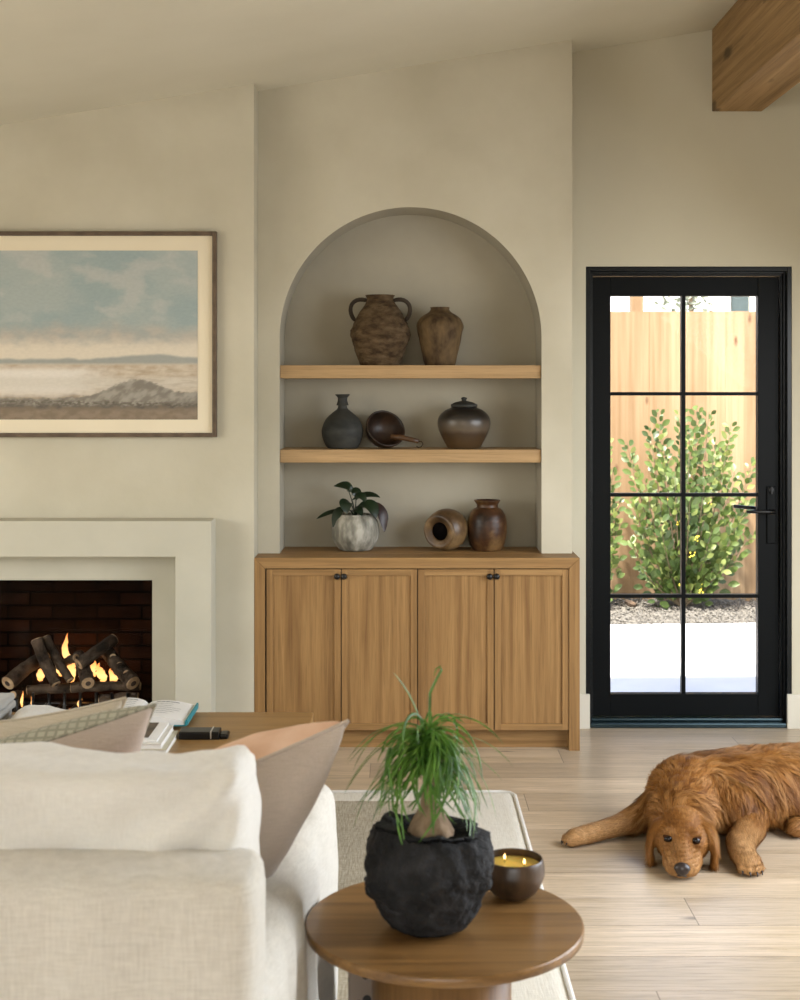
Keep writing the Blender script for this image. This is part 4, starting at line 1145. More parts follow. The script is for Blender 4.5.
C1 = C0+Vector((0, 0, .045))
for (az, el, L, dr, cu) in ((R(200), .9, .20, 14, 0), (R(185), .7, .21, 15, 2), (R(172), 1.0, .22, 15, -2), (R(-5), .9, .21, 13, 3), (R(12), 1.2, .20, 14, -3), (R(150), 1.35, .16, 4, 3), (R(190), 1.0, .23, 18, -4),
    (R(205), .3, .22, 22, 7), (R(195), .2, .20, 24, -8), (R(-20), .45, .22, 22, 9), (R(0), .2, .2, 26, 12), (R(-10), .7, .24, 24, -6), (R(15), .1, .17, 22, -12), (R(-30), .2, .17, 26, 14)):
    blade(az, el, L, dr, .003, cu, C1 if el > .5 else C0)
# the tall blade with a hooked tip
pts = [crown, crown+Vector((.0, 0, .06)), at(430, 693, 2.69), at(436, 680, 2.69), at(441.5, 670, 2.69), at(440, 666.5, 2.69), at(436, 669, 2.69), at(434, 676, 2.69)]
pm.tube(pts, [.003, .003, .003, .0028, .0025, .002, .0016, .0008], 6)
pm.build('foliage', MT['palm'], rk, smooth=True)

# ------------------------------------------------------------------ candle in a wooden bowl
CC = Vector((px(513.5, 2.87), 2.872, TZ))
cd = thing('bowl_candle', CC, 'two-wick candle in a round dark coconut wood bowl', 'candle')
MB().lathe(smoothprof([(.0006, .0), (.028, .0005), (.046, .012), (.058, .030), (.0640, .048), (.0635, .064), (.0605, .078), (.0575, .079), (.0590, .066), (.0585, .052), (.0006, .050)], 4), c=CC, seg=72).build('bowl', mottled('coconut_wood', (.016,.009,.005), (.085,.05,.027), 22, .35, .25, 60, .002, stretch=(1,1,.4), spec=.5), cd, smooth=True)
wax, wnt, wb_ = new_mat('candle_wax')
wb_.inputs['Base Color'].default_value = (.62,.44,.10,1); wb_.inputs['Roughness'].default_value = .12; wb_.inputs['Subsurface Weight'].default_value = .2
MB().lathe([(.0006, .0655), (.0565, .0655), (.0572, .060)], c=CC, seg=60).build('wax', wax, cd)
for i, (x, y) in enumerate(((504.6, 862), (524, 867))):
    wp = Vector((CC.x+(-.017 if i == 0 else .021), CC.y+(.014 if i == 0 else -.016), TZ+.0655))
    wk = MB().tube([wp, wp+Vector((0, 0, .010))], .0010, 6).build('wick', MT['soot'], cd)
    MB().lathe([(.0003, .006), (.0020, .008), (.0026, .011), (.0016, .015), (.0003, .018)], c=wp, seg=12).build('wick_flame', emis('candle_flame', (1.0,.62,.22), 6), wk, smooth=True)
    lamp('candlelight', 'POINT', tuple(wp+Vector((0, 0, .02))), (0,0,0), .012, (1, .6, .25), shadow_soft_size=.004)

# ================================================================== OUTSIDE THE DOOR
GZ = -.03
MT['conc'] = mottled('pale_concrete', (.60,.59,.57), (.70,.69,.67), 1.4, .85, .15, 20, .004)
struct(MB().add([(-1.2, 6.58, GZ), (9, 6.58, GZ), (9, 9.95, GZ), (-1.2, 9.25, GZ), (-1.2, 6.58, GZ-.1), (9, 6.58, GZ-.1), (9, 9.95, GZ-.1), (-1.2, 9.25, GZ-.1)],
    [(0,1,2,3), (4,7,6,5), (0,4,5,1), (1,5,6,2), (2,6,7,3), (3,7,4,0)]).build('patio', MT['conc']))
struct(MB().box(-9, 12, 6.6, 22, -.2, -.10).build('ground', mottled('packed_earth', (.20,.17,.13), (.30,.26,.20), 5, .95)))
MT['gravel'] = mottled('crushed_gravel', (.075,.068,.056), (.16,.15,.13), 70, .95, .8, 120, .01)
gbm = MB(); random.seed(5)
gnx, gny = 120, 22
def fence_y(x): return 10.42+.02*(x-2.0)*-1
for j in range(gny+1):
    for i in range(gnx+1):
        x = .2+4.6*i/gnx; y0 = 9.25+(.70/10.2)*(x+1.2)+.004; y = y0+(fence_y(x)+.05-y0)*j/gny
        gbm.v.append(Vector((x, y, GZ-.015+.022*fbm((x, y, 0), 9, 4)+.035*j/gny)))
for j in range(gny):
    for i in range(gnx):
        a = j*(gnx+1)+i; gbm.f.append((a, a+1, a+gnx+2, a+gnx+1)); gbm.m.append(0)
gbm.build('gravel_bed', MT['gravel'], None); struct(bpy.data.objects['gravel_bed'])
pb = MB(); np.random.seed(2)
for i in range(2600):
    x = random.uniform(1.2, 3.4); y0 = 9.25+(.70/10.2)*(x+1.2); y = random.uniform(y0+.01, fence_y(x)); r_ = random.uniform(.006, .016)
    z = GZ-.005+.035*(y-y0)/(1.1); s_ = Vector((x, y, z+.004))
    q = [Vector((random.uniform(.6, 1.2)*dx, random.uniform(.6, 1.2)*dy, dz*random.uniform(.4, 1)))*r_ for dx, dy, dz in ((1,0,0), (-1,0,0), (0,1,0), (0,-1,0), (0,0,1), (0,0,-1))]
    pb.add([s_+a for a in q], [(0,2,4), (2,1,4), (1,3,4), (3,0,4), (2,0,5), (1,2,5), (3,1,5), (0,3,5)])
tag(pb.build('gravel', MT['gravel'], None, origin=(2.2, 10, GZ)), 'crushed grey gravel along the foot of the fence', 'gravel', kind='stuff')
o = MB().tube([at(625, 609, 9.95), at(630, 611.5, 9.95), at(636, 613.5, 9.93)], [.012, .024, .016], 8).build('stick', MT['bark'], None, origin=at(630, 612, 9.95)); o.location.z = .03
tag(o, 'short broken stick of wood lying on the gravel', 'stick')
# fence of vertical cedar boards
def cedar():
    m, nt, bs = new_mat('cedar_boards')
    tc = N(nt, 'ShaderNodeTexCoord'); sp = N(nt, 'ShaderNodeSeparateXYZ'); nt.links.new(tc.outputs['Object'], sp.inputs[0])
    dv = N(nt, 'ShaderNodeMath', operation='DIVIDE'); dv.inputs[1].default_value = .141; nt.links.new(sp.outputs[0], dv.inputs[0])
    fl = N(nt, 'ShaderNodeMath', operation='FLOOR'); nt.links.new(dv.outputs[0], fl.inputs[0])
    wn_ = N(nt, 'ShaderNodeTexWhiteNoise', noise_dimensions='1D'); nt.links.new(fl.outputs[0], wn_.inputs['W'])
    sc_ = N(nt, 'ShaderNodeVectorMath', operation='SCALE'); sc_.inputs['Scale'].default_value = 20; nt.links.new(wn_.outputs['Color'], sc_.inputs[0])
    av = N(nt, 'ShaderNodeVectorMath', operation='ADD'); nt.links.new(tc.outputs['Object'], av.inputs[0]); nt.links.new(sc_.outputs[0], av.inputs[1])
    def mpd(s):
        mp = N(nt, 'ShaderNodeMapping'); mp.inputs['Scale'].default_value = s; nt.links.new(av.outputs[0], mp.inputs[0]); return mp.outputs[0]
    g = noise_tex(nt, mpd((30, 1, 1.1)), 1, 4)
    c = ramp(nt, g, [(.3, (.205,.133,.064)), (.7, (.29,.207,.120))]).outputs[0]
    c = mix(nt, 1, c, ramp(nt, wn_.outputs['Value'], [(0, (.80,.74,.66)), (.5, (1,.97,.93)), (1, (1.12,1.12,1.12))]).outputs[0], 'MULTIPLY')
    vo = N(nt, 'ShaderNodeTexVoronoi'); vo.inputs['Scale'].default_value = 1; nt.links.new(mpd((6.5, 1, 2.6)), vo.inputs[0])
    c = mix(nt, .85, c, ramp(nt, vo.outputs['Distance'], [(.05, (.35,.2,.1)), (.12, (1,1,1))]).outputs[0], 'MULTIPLY')
    nt.links.new(c, bs.inputs['Base Color']); bs.inputs['Roughness'].default_value = .8; return m
MT['cedar'] = cedar()
fn = thing('cedar_fence', (2.0, 10.45, 0), 'tall new cedar board fence behind the patio', 'fence')
f = MB(); k0 = -36
for k in range(k0, 36):
    x = k*.141; y = fence_y(x+2)
    if k < -14 or k > 28: continue
    f.box(x+2-.0005, x+2+.1405, y+(.0 if k % 2 else .004), y+.02, GZ-.02, 2.135+.004*math.sin(k*3.1))
f.build('boards', MT['cedar'], fn)
MB().box(.1, 6.0, 10.47, 10.51, .3, .38).box(.1, 6.0, 10.47, 10.51, 1.8, 1.88).build('rails', MT['cedar'], fn)
for x in (px(636.5, 10.55), 4.4):
    MB().box(x-.045, x+.045, 10.515, 10.60, GZ-.05, 2.42).build('post', MT['cedar'], fn)
# shrub builder
MT['bleaf'] = leafmat('shrub_leaf', (.035,.065,.014), (.12,.175,.042), .42, .35, 2.2)
MT['bleafy'] = leafmat('new_leaf', (.17,.22,.055), (.25,.29,.09), .42, .4, 3)
MT['twig'] = plain('shrub_twig', (.12,.09,.05), .85)
MT['flower'] = plain('yellow_flower', (.75,.60,.06), .7)
def shrub(name, base, tips, label, seed, nl=60, leafL=.075, flowers=0):
    random.seed(seed)
    t = thing(name, base, label, 'shrub', 'shrubs in the gravel bed along the fence')
    lf, ly, sm, fl_ = MB(), MB(), MB(), MB(); base = Vector(base)
    for tip in tips:
        tip = Vector(tip); mid = base.lerp(tip, .45); mid.x += (tip.x-base.x)*.22; mid.y += random.uniform(-.05, .05); pts = []
        for i in range(11):
            s = i/10; pts.append(base*(1-s)**2+mid*2*s*(1-s)+tip*s*s)
        sm.tube(pts, [.009-.0075*i/10 for i in range(11)], 6)
        L = (tip-base).length; n = int(nl*L/1.2)
        for i in range(n):
            s = .14+.86*i/n; s = min(1, s); p = base*(1-s)**2+mid*2*s*(1-s)+tip*s*s
            d = ((mid-base)*(1-s)+(tip-mid)*s).normalized()
            az = i*2.4+random.uniform(-.4, .4); o1 = d.cross(Vector((0, 1, .1))).normalized(); o2 = d.cross(o1)
            out = o1*math.cos(az)+o2*math.sin(az)
            reach = (.02 if s > .6 else random.uniform(.0, .11))
            p = p+out*reach
            dr = (out*random.uniform(.6, 1.1)+d*random.uniform(.5, 1.1)).normalized(); Lf = leafL*random.uniform(.7, 1.15)*(1-.25*s)
            (ly if random.random() < .22 else lf).leaf(p, p+dr*Lf*.5+Vector((0, 0, .006)), p+dr*Lf, Lf*.30, up=(random.uniform(-.5, .5), -1, .35), n=5, fold=.22)
    for i in range(flowers):
        tip = Vector(random.choice(tips)); s = random.uniform(.3, .65); p = base.lerp(tip, s)+Vector((random.uniform(-.05, .05), -.10, random.uniform(-.04, .04)))
        fl_ = MB()
        for k in range(6): fl_.ball(p+Vector((random.uniform(-.02, .02), random.uniform(-.01, .01), random.uniform(-.02, .02))), .006, 6)
        fl_.build('flower_cluster', MT['flower'], t)
    lf.build('foliage', MT['bleaf'], t, smooth=True); ly.build('new_leaves', MT['bleafy'], t, smooth=True); sm.build('stems', MT['twig'], t)
    return t
Yb = 10.1
tips = [at(x, y, Yb+dy) for x, y, dy in ((627, 442, -.05), (631, 498, -.1), (630, 540, -.15), (650, 427, .05), (658, 410, .1), (664, 445, -.1), (681, 410, .1), (690, 430, -.12), (697, 408, .05), (709, 412, .1), (716, 440, -.1), (722, 445, .12),
      (731, 424, .08), (735, 470, -.05), (752, 462, 0), (748, 500, -.1), (753, 531, -.05), (735, 530, -.15), (645, 480, -.15), (675, 470, -.2), (705, 480, -.2), (640, 565, -.2), (725, 565, -.2), (660, 520, -.22), (712, 530, -.22), (690, 500, -.24))]
shrub('flowering_shrub', (px(683, Yb), Yb, GZ+.01), tips, 'bushy green shrub with small yellow flowers before the fence', 3, 66, .084, 9)
tips = [at(x, y, Yb) for x, y in ((613, 470), (606, 440), (617, 500), (619, 520), (612, 545), (590, 430), (575, 450), (560, 480), (600, 400))]
shrub('flowering_shrub', (px(592, Yb), Yb, GZ+.01), tips, 'shrub mostly hidden beyond the left edge of the door glass', 4, 60, .078)
# tree and neighbour's white house beyond the fence
tr = thing('distant_tree', (px(690, 13), 13, 0), 'thin leafy tree beyond the fence', 'tree')
random.seed(31); tl = MB(); tk = MB()
tk.tube([(px(693, 13), 13, -.1), (px(692, 13), 13, 1.6), (px(690, 13), 13, 2.8)], [.05, .035, .01], 8)
for i in range(170):
    x = random.gauss(688, 12); y = random.uniform(270, 325); p = at(x, y, 13+random.uniform(-.2, .2)); d = Vector((random.uniform(-1, 1), random.uniform(-.5, .5), random.uniform(-1, .6))).normalized()
    tl.leaf(p, p+d*.035, p+d*.07, .016, up=(0, -1, .2), n=3)
tl.build('foliage', leafmat('grey_leaf', (.10,.12,.08), (.2,.22,.16), .6, .2), tr); tk.build('trunk', MT['twig'], tr)
hs = thing('neighbour_house', (3.6, 16.5, 0), 'white house beyond the fence with a grey-blue window', 'house')
MB().box(-1.5, 9.5, 16.5, 19, -.1, 5.0).build('wall', mottled('white_siding', (.80,.80,.79), (.86,.86,.85), 2, .8, 0), hs)
wf = MB(); a0, a1, b0, b1 = px(727.5, 16.45), px(751.5, 16.45), pz(318, 16.45), pz(240, 16.45)
frame_ring(wf, a0, a1, b0, b1, .03, 16.42, 16.499)
wfo = wf.build('window', MT['trim'], hs)
MB().box(a0+.03, a1-.03, 16.45, 16.47, b0+.03, b1-.03).build('pane', plain('window_pane', (.045,.065,.066), .2), wfo)

# ================================================================== THE DOG
dog_o = Vector((1.2, 4.9, 0))
HO = Vector((.889, 4.412, 0)); HA = Vector((.2032, 1, 0)).normalized(); HS = Vector((1, -.2032, 0)).normalized()
def hp(u, v, z): return HO+HS*u+HA*v+Vector((0, 0, z))
balls = []      # centre, radii, frame, fur length, flow, colour(0 gold .. 1 cream), density weight
HM = Matrix((HS, HA, Vector((0, 0, 1)))).transposed().to_4x4()
def B(c, r, L, flow, col=0.0, head=False):
    balls.append((Vector(c), r if hasattr(r, '__len__') else (r, r, r), HM if head else Matrix.Identity(4), L, Vector(flow), col))
def chain(pts, L, flow, col=0.0, step=.018, head=False, cols=None):
    for i in range(len(pts)-1):
        (a, ra), (b_, rb2) = pts[i], pts[i+1]; a = Vector(a); b_ = Vector(b_)
        ra = ra if hasattr(ra, '__len__') else (ra,)*3; rb2 = rb2 if hasattr(rb2, '__len__') else (rb2,)*3
        n = max(1, int((b_-a).length/step))
        for k in range(n+(i == len(pts)-2)):
            s = k/n
            fl = flow if flow is not None else (b_-a)
            cc_ = col if cols is None else cols[i]+(cols[i+1]-cols[i])*s
            B(a.lerp(b_, s), tuple(ra[j]*(1-s)+rb2[j]*s for j in range(3)), L, fl, cc_, head)
# torso
chain([((1.015, 4.92, .128), (.140, .15, .13)), ((1.12, 4.97, .133), (.17, .165, .128)), ((1.24, 5.02, .133), (.19, .17, .129)), ((1.42, 5.05, .134), (.19, .175, .130)),
       ((1.60, 5.08, .135), (.17, .165, .132)), ((1.78, 5.10, .142), (.17, .175, .14))], .062, (.75, .05, -.62), .0, .05)
# chest front and neck
chain([((1.01, 4.90, .135), (.14, .13, .125)), ((.965, 4.76, .118), (.11, .10, .098)), ((.945, 4.69, .105), (.088, .08, .08))], .050, (.10, .75, -.15), .05, .03)
# thigh, hind foot, tail
chain([((1.78, 5.0, .12), (.16, .13, .115)), ((1.68, 4.93, .085), (.10, .08, .08)), ((1.55, 4.90, .05), (.055, .05, .045)), ((1.42, 4.865, .042), (.042, .040, .038)), ((1.375, 4.85, .036), (.038, .036, .036))], .018, (-.6, -.4, -.3), .2, .03)
chain([((1.92, 5.16, .10), .07), ((2.1, 5.28, .06), .045), ((2.35, 5.3, .045), .03)], .07, (.8, .1, -.4), .3, .02)
# fore leg stretched to the left
chain([((.95, 4.90, .11), (.09, .085, .085)), ((.87, 4.90, .068), (.062, .058, .055)), ((.79, 4.86, .046), (.05, .042, .038))], .036, (-.7, -.25, -.45), 0, .02, cols=(.1, .15, .3))
chain([((.79, 4.86, .046), (.05, .042, .038)), ((.70, 4.815, .037), (.044, .034, .032)), ((.635, 4.776, .033), (.040, .034, .031)), ((.605, 4.762, .031), (.036, .037, .029))],
      .015, (-.9, -.25, -.25), 0, .02, cols=(.4, .65, .85, .85))
for k, (dx, dy) in enumerate(((-.030, .022), (-.040, .007), (-.040, -.010), (-.028, -.025))):
    B((.612+dx, 4.762+dy, .022), (.022, .0125, .019), .006, (-1, -.2, -.1), .85)
# fore leg folded towards the camera
chain([((1.06, 4.86, .13), (.11, .10, .105)), ((1.14, 4.81, .12), (.088, .08, .085)), ((1.205, 4.795, .085), (.062, .06, .060))], .036, (.45, -.45, -.65), 0, .02, cols=(0, .03, .1))
chain([((1.205, 4.795, .085), (.062, .06, .060)), ((1.18, 4.73, .065), (.056, .055, .050)), ((1.13, 4.64, .052), (.050, .048, .043)), ((1.115, 4.56, .042), (.043, .046, .037)), ((1.118, 4.505, .036), (.043, .040, .032))],
      .017, (-.15, -.9, -.3), 0, .02, cols=(.1, .25, .5, .75, .75))
for dx, dy in ((-.030, -.020), (-.010, -.036), (.013, -.036), (.032, -.020)):
    B((1.12+dx, 4.497+dy, .022), (.0135, .022, .019), .006, (0, -1, -.1), .75)
nbody = len(balls)
# head
bk_ = HA+Vector((0, 0, .1))
def H(u, v, z, r, L=.009, col=.10, flow=None):
    f = flow if flow is not None else (HA*.9+HS*(1.2*u/.07 if abs(u) > .01 else 0)+Vector((0, 0, .1)))
    B(hp(u, v, z), r, L, f, col, True)
H(0, .205, .100, (.081, .082, .075)); H(0, .26, .095, (.068, .06, .062), .02); H(0, .155, .104, (.060, .060, .052), .007)
H(0, .118, .094, (.040, .045, .040), .005)
for s in (-1, 1):
    H(s*.046, .165, .078, (.040, .062, .056)); H(s*.036, .116, .119, (.025, .023, .015), .005, .22); H(s*.050, .13, .075, (.026, .04, .036), .007, .2)
    H(s*.026, .045, .034, (.029, .040, .029), .005, .55); H(s*.034, .085, .040, (.030, .046, .034), .006, .35)
    H(s*.018, .020, .036, (.022, .022, .026), .004, .55)
H(0, .09, .074, (.034, .042, .034), .004, .3); H(0, .055, .060, (.029, .040, .029), .004, .3); H(0, .024, .050, (.026, .026, .022), .003, .3)
H(0, .05, .017, (.032, .048, .015), .004, .6); H(0, .14, .04, (.055, .08, .035), .02, .3)
for s in (-1, 1):
    pts = [((.060, .190, .128), (.016, .030, .020)), ((.080, .182, .116), (.014, .036, .022)), ((.096, .170, .088), (.013, .040, .028)), ((.103, .155, .058), (.012, .040, .028)), ((.102, .142, .030), (.011, .033, .022)), ((.098, .134, .016), (.010, .024, .014))]
    for i in range(len(pts)-1):
        (a, ra), (b_, rb2) = pts[i], pts[i+1]
        for k in range(4):
            q = k/4; c = [a[j]+(b_[j]-a[j])*q for j in range(3)]; r = tuple(ra[j]+(rb2[j]-ra[j])*q for j in range(3))
            H(s*c[0], c[1], c[2], r, .022+.008*i/5, .02, HS*s*.25+Vector((0, 0, -1))-HA*.1)

mb = MB()
for c, r, M_, *_ in balls: mb.ball(c, r, 20, M_)
dog = mb.build('golden_retriever', plain('tmp', (1, 1, 1)), None, origin=dog_o)
me0 = dog.data
md = dog.modifiers.new('r', 'REMESH'); md.mode = 'VOXEL'; md.voxel_size = .0052; md.use_smooth_shade = True
md = dog.modifiers.new('s', 'SMOOTH'); md.factor = .6; md.iterations = 5
bpy.context.view_layer.update()
ev = dog.evaluated_get(bpy.context.evaluated_depsgraph_get()); me = bpy.data.meshes.new_from_object(ev)
dog.modifiers.clear(); dog.data = me; me.name = 'golden_retriever'
tag(dog, 'golden retriever lying on the oak floor by the door, chin down, one foreleg stretched out', 'dog')
nv = len(me.vertices); co = np.empty(nv*3); me.vertices.foreach_get('co', co); co = co.reshape(-1, 3)
low = co[:, 2] < .0012
co[:, 2] = np.maximum(co[:, 2], .0012)
me.vertices.foreach_set('co', co.ravel()); me.update()

# fields
BC = np.array([b_[0]-dog_o for b_ in balls]); BR = np.array([b_[1] for b_ in balls]); BL = np.array([b_[3] for b_ in balls])
BF = np.array([b_[4].normalized() for b_ in balls]); BK = np.array([b_[5] for b_ in balls])
HSn, HAn = np.array(HS), np.array(HA)
isH = np.arange(len(balls)) >= nbody
def fields(p, k=22.0):
    out = []
    for s in range(0, len(p), 4000):
        q = p[s:s+4000]; d = q[:, None, :]-BC[None]
        dl = d.copy(); dl[:, isH, 0] = d[:, isH] @ HSn; dl[:, isH, 1] = d[:, isH] @ HAn
        e = np.sqrt(((dl/BR[None])**2).sum(2)); sd = (e-1)*BR.min(1)[None]
        w = np.exp(-(sd-sd.min(1, keepdims=True))*k*12); w /= w.sum(1, keepdims=True)
        out.append(np.concatenate([(w @ BL)[:, None], w @ BF, (w @ BK)[:, None], (w[:, isH].sum(1))[:, None]], 1))
    return np.concatenate(out)
def vnoise(p, seed=0):
    """vectorised value noise in [-1,1]"""
    i = np.floor(p).astype(np.int64); f = p-i; f = f*f*(3-2*f); r = 0
    def h(a):
        n = (a[:, 0]*73856093) ^ (a[:, 1]*19349663) ^ (a[:, 2]*83492791) ^ (seed*2654435761)
        n = (n ^ (n >> 13))*1274126177 & 0x7fffffff; n = (n ^ (n >> 16))
        return (n % 65536)/32768.0-1
    for dx in (0, 1):
        for dy in (0, 1):
            for dz in (0, 1):
                w = (f[:, 0] if dx else 1-f[:, 0])*(f[:, 1] if dy else 1-f[:, 1])*(f[:, 2] if dz else 1-f[:, 2])
                r = r+w*h(i+np.array([dx, dy, dz]))
    return r
GOLD = np.array([.255, .105, .023]); CREAM = np.array([.56, .33, .145]); RED = np.array([.105, .036, .008])
def colour(p, k, rnd, cl, amp=.24):
    n = vnoise(p*7, 3)*.5+vnoise(p*19, 4)*.5
    c = GOLD[None]+(CREAM-GOLD)[None]*np.clip(k+n*.3+cl*amp, 0, 1)[:, None]
    t = np.clip(-n*.8-cl*2.2*amp, 0, .8)[:, None]*(1-np.clip(k, 0, 1))[:, None]
    c = c*(1-t)+RED[None]*t
    return c*(1+.22*rnd)[:, None]
F0 = fields(co)
mcol = np.ones((nv, 4)); mcol[:, :3] = colour(co, F0[:, 4], np.zeros(nv), np.zeros(nv))*.72
ca = me.color_attributes.new('coat', 'FLOAT_COLOR', 'POINT'); ca.data.foreach_set('color', mcol.ravel())
def coat(name, rough, tr=0):
    m, nt, bs = new_mat(name); vc = N(nt, 'ShaderNodeVertexColor', layer_name='coat'); nt.links.new(vc.outputs[0], bs.inputs['Base Color'])
    bs.inputs['Roughness'].default_value = rough; bs.inputs['Specular IOR Level'].default_value = .15; return m
me.materials.clear(); me.materials.append(coat('dog_skin', .7)); me.polygons.foreach_set('use_smooth', [True]*len(me.polygons))
# fur strands
me.calc_loop_triangles(); nt_ = len(me.loop_triangles)
tri = np.empty(nt_*3, dtype=np.int32); me.loop_triangles.foreach_get('vertices', tri); tri = tri.reshape(-1, 3)
vn = np.empty(nv*3); me.vertices.foreach_get('normal', vn); vn = vn.reshape(-1, 3)
rng = np.random.default_rng(7)
P0, P1, P2 = co[tri[:, 0]], co[tri[:, 1]], co[tri[:, 2]]
ar = np.linalg.norm(np.cross(P1-P0, P2-P0), axis=1)/2
tc_ = (P0+P1+P2)/3; Ft = fields(tc_)
dens = np.where(Ft[:, 0] < .014, 3.2, 1.0)*np.where(tc_[:, 2] < .006, .0, 1)*np.where(tc_[:, 0] > .55, .25, 1)
pr_ = ar*dens; NS = 150000
idx = rng.choice(nt_, NS, p=pr_/pr_.sum()); a = rng.random(NS); b_ = rng.random(NS); sw = a+b_ > 1; a[sw] = 1-a[sw]; b_[sw] = 1-b_[sw]
w0 = (1-a-b_)[:, None]; p = P0[idx]*w0+P1[idx]*a[:, None]+P2[idx]*b_[:, None]
n = vn[tri[idx, 0]]*w0+vn[tri[idx, 1]]*a[:, None]+vn[tri[idx, 2]]*b_[:, None]; n /= np.linalg.norm(n, axis=1, keepdims=True)
F = fields(p); L = F[:, 0]; fl = F[:, 1:4]; K = F[:, 4]; hd = F[:, 5]
# keep the nose tip and eye sockets bare
wp = p+np.array(dog_o)
def near(q, r): return np.linalg.norm(wp-np.array(q), axis=1) < r
keep = ~near(hp(0, -.004, .040), .023)
for s in (-1, 1): keep &= ~near(hp(s*.043, .094, .101), .015)
p, n, L, fl, K, hd = p[keep], n[keep], L[keep], fl[keep], K[keep], hd[keep]; NS = len(p)
# body hair parts along the spine and falls down the flanks
sp_y = .02+.05*np.sin(p[:, 0]*2)
body = (L > .035) & (hd < .3)
fl = fl.copy()
fl[body, 1] += -.55*np.clip((sp_y-p[:, 1])[body]*6, -1, 1)
wav = np.stack([vnoise(p*9, 11), vnoise(p*9, 12), vnoise(p*9, 13)], 1)*.55+np.stack([vnoise(p*24, 14), vnoise(p*24, 15), vnoise(p*24, 16)], 1)*.30
fl = fl+wav*np.where(L > .03, 1.0, .35)[:, None]
t = fl-n*(fl*n).sum(1, keepdims=True); t /= np.linalg.norm(t, axis=1, keepdims=True)+1e-9
L = L*(.65+.55*rng.random(NS))*(1+.25*vnoise(p*14, 17))
cell = np.floor((p+wav*.004)/np.where(L > .03, .014, .009)[:, None]).astype(np.int64)
def chash(c, s):
    h_ = (c[:, 0]*92837111) ^ (c[:, 1]*689287499) ^ (c[:, 2]*283923481) ^ s; h_ = (h_ ^ (h_ >> 15))*2246822519 & 0x7fffffff
    return ((h_ ^ (h_ >> 13)) % 65536)/65536.0
cl = chash(cell, 5)*2-1
cc = (cell+.5)*np.where(L > .03, .014, .009)[:, None]
SEG_ = 5; S = np.linspace(0, 1, SEG_+1)
lift = np.where(L > .03, .28+.14*cl, .22)+.14*rng.random(NS)
jit = (rng.random((NS, 3))-.5)*.35
side = np.cross(t, n); side /= np.linalg.norm(side, axis=1, keepdims=True)+1e-9
pts = []
for s in S:
    q = p+(t+jit*s*.5)*(L*s)[:, None]+n*(L*lift*(s-.62*s*s))[:, None]
    q = q+side*(L*.16*np.sin(s*5+cl*4)*s)[:, None]
    q[:, 2] -= L*.22*s*s*(L > .03)
    d_ = cc-p; d_ = d_-t*(d_*t).sum(1, keepdims=True)
    q = q+d_*(.66*s**1.1)
    q[:, 2] = np.maximum(q[:, 2], .0008)
    pts.append(q)
wd = np.where(L > .03, .00105, .00065)
V = np.empty((NS, SEG_+1, 2, 3))
for k, s in enumerate(S):
    ww = (wd*(1-.75*s))[:, None]
    V[:, k, 0] = pts[k]-side*ww; V[:, k, 1] = pts[k]+side*ww
nvf = NS*(SEG_+1)*2; base = (np.arange(NS)*(SEG_+1)*2)[:, None]; ks = np.arange(SEG_)[None]*2
quads = np.stack([base+ks, base+ks+1, base+ks+3, base+ks+2], 2).reshape(-1, 4)
fm_ = bpy.data.meshes.new('fur'); fm_.vertices.add(nvf); fm_.vertices.foreach_set('co', V.ravel())
nq = len(quads); fm_.loops.add(nq*4); fm_.loops.foreach_set('vertex_index', quads.ravel().astype(np.int32))
fm_.polygons.add(nq); fm_.polygons.foreach_set('loop_start', np.arange(nq, dtype=np.int32)*4)
fm_.update(calc_edges=True); fm_.polygons.foreach_set('use_smooth', [True]*nq)
rc = colour(p, K, rng.random(NS)*2-1, cl, np.where(L > .03, .30, .08))
rc = np.repeat(rc, (SEG_+1)*2, axis=0); rc4 = np.ones((nvf, 4)); rc4[:, :3] = rc
ca = fm_.color_attributes.new('coat', 'FLOAT_COLOR', 'POINT'); ca.data.foreach_set('color', rc4.ravel())
fm_.materials.append(coat('dog_fur', .45)); fur = bpy.data.objects.new('fur', fm_); COL.objects.link(fur); fur.parent = dog
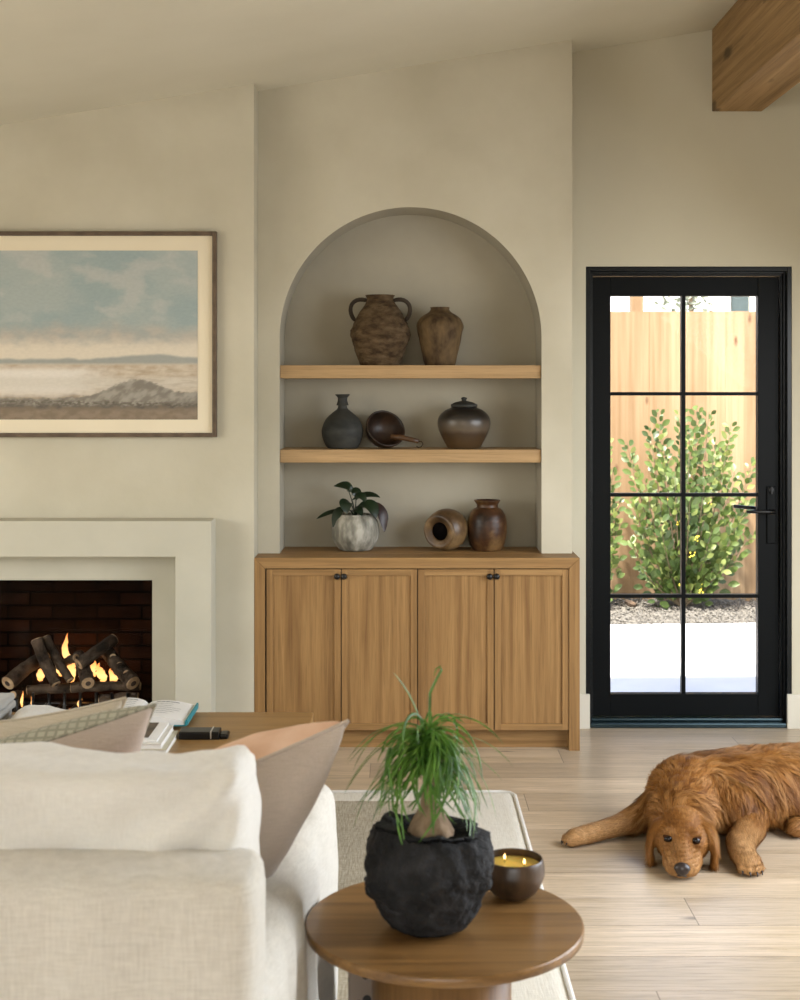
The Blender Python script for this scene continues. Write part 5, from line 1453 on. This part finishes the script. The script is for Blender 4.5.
# nose, eyes, claws
MT['nose'] = plain('dog_nose', (.018, .011, .010), .32, 0, .6)
HMt = HM
nb = MB(); nb.ball(hp(0, -.002, .041), (.0265, .016, .0205), 28, HM)
for i, v in enumerate(nb.v):
    l = v-hp(0, -.002, .041); u = l.dot(HS); z = l.z
    v2 = v.copy()
    if z < -.004: v2 -= HS*u*.14
    dn = min((Vector((u, z))-Vector((s*.0125, -.002))).length for s in (-1, 1))
    if dn < .0055 and l.dot(HA) < 0: v2 += HA*.006*(1-dn/.0055)
    if abs(u) < .002 and z < .004: v2 += HA*.0015
    nb.v[i] = v2
nb.build('nose', MT['nose'], dog, smooth=True)
for s in (-1, 1):
    eo = MB().ball(hp(s*.043, .102, .1015), (.0150, .0125, .0115), 24, HM).build('eye', plain('dog_eye', (.006, .003, .002), .15, 0, .4), dog, smooth=True)
    MB().ball(hp(s*.043, .1065, .1075), (.0190, .0125, .0090), 22, HM).build('eyelid', plain('eyelid', (.045, .017, .006), .8, 0, .1), dog, smooth=True)
    MB().ball(hp(s*.043, .1065, .0935), (.0190, .0110, .0075), 22, HM).build('lower_lid', plain('lower_lid', (.04, .016, .007), .8, 0, .1), dog, smooth=True)
MB().tube([hp(-.020, .012, .020), hp(-.010, .001, .017), hp(0, -.004, .021), hp(.010, .001, .017), hp(.020, .012, .020)], .0022, 8).tube([hp(0, -.004, .021), hp(0, -.010, .032)], .0018, 6).build('mouth_line', MT['nose'], dog, smooth=True)
for dx, dy in ((-.030, .022), (-.040, .007), (-.040, -.010), (-.028, -.025)):
    a_ = Vector((.612+dx-.017, 4.762+dy, .018)); MB().tube([a_, a_+Vector((-.004, -.001, -.003)), a_+Vector((-.007, -.002, -.010))], [.0035, .003, .001], 8).build('claw', MT['nose'], dog, smooth=True)
for dx, dy in ((-.030, -.020), (-.010, -.036), (.013, -.036), (.032, -.020)):
    a_ = Vector((1.12+dx, 4.497+dy-.017, .020)); MB().tube([a_, a_+Vector((0, -.008, -.003)), a_+Vector((0, -.012, -.012))], [.0035, .003, .001], 8).build('claw', MT['nose'], dog, smooth=True)
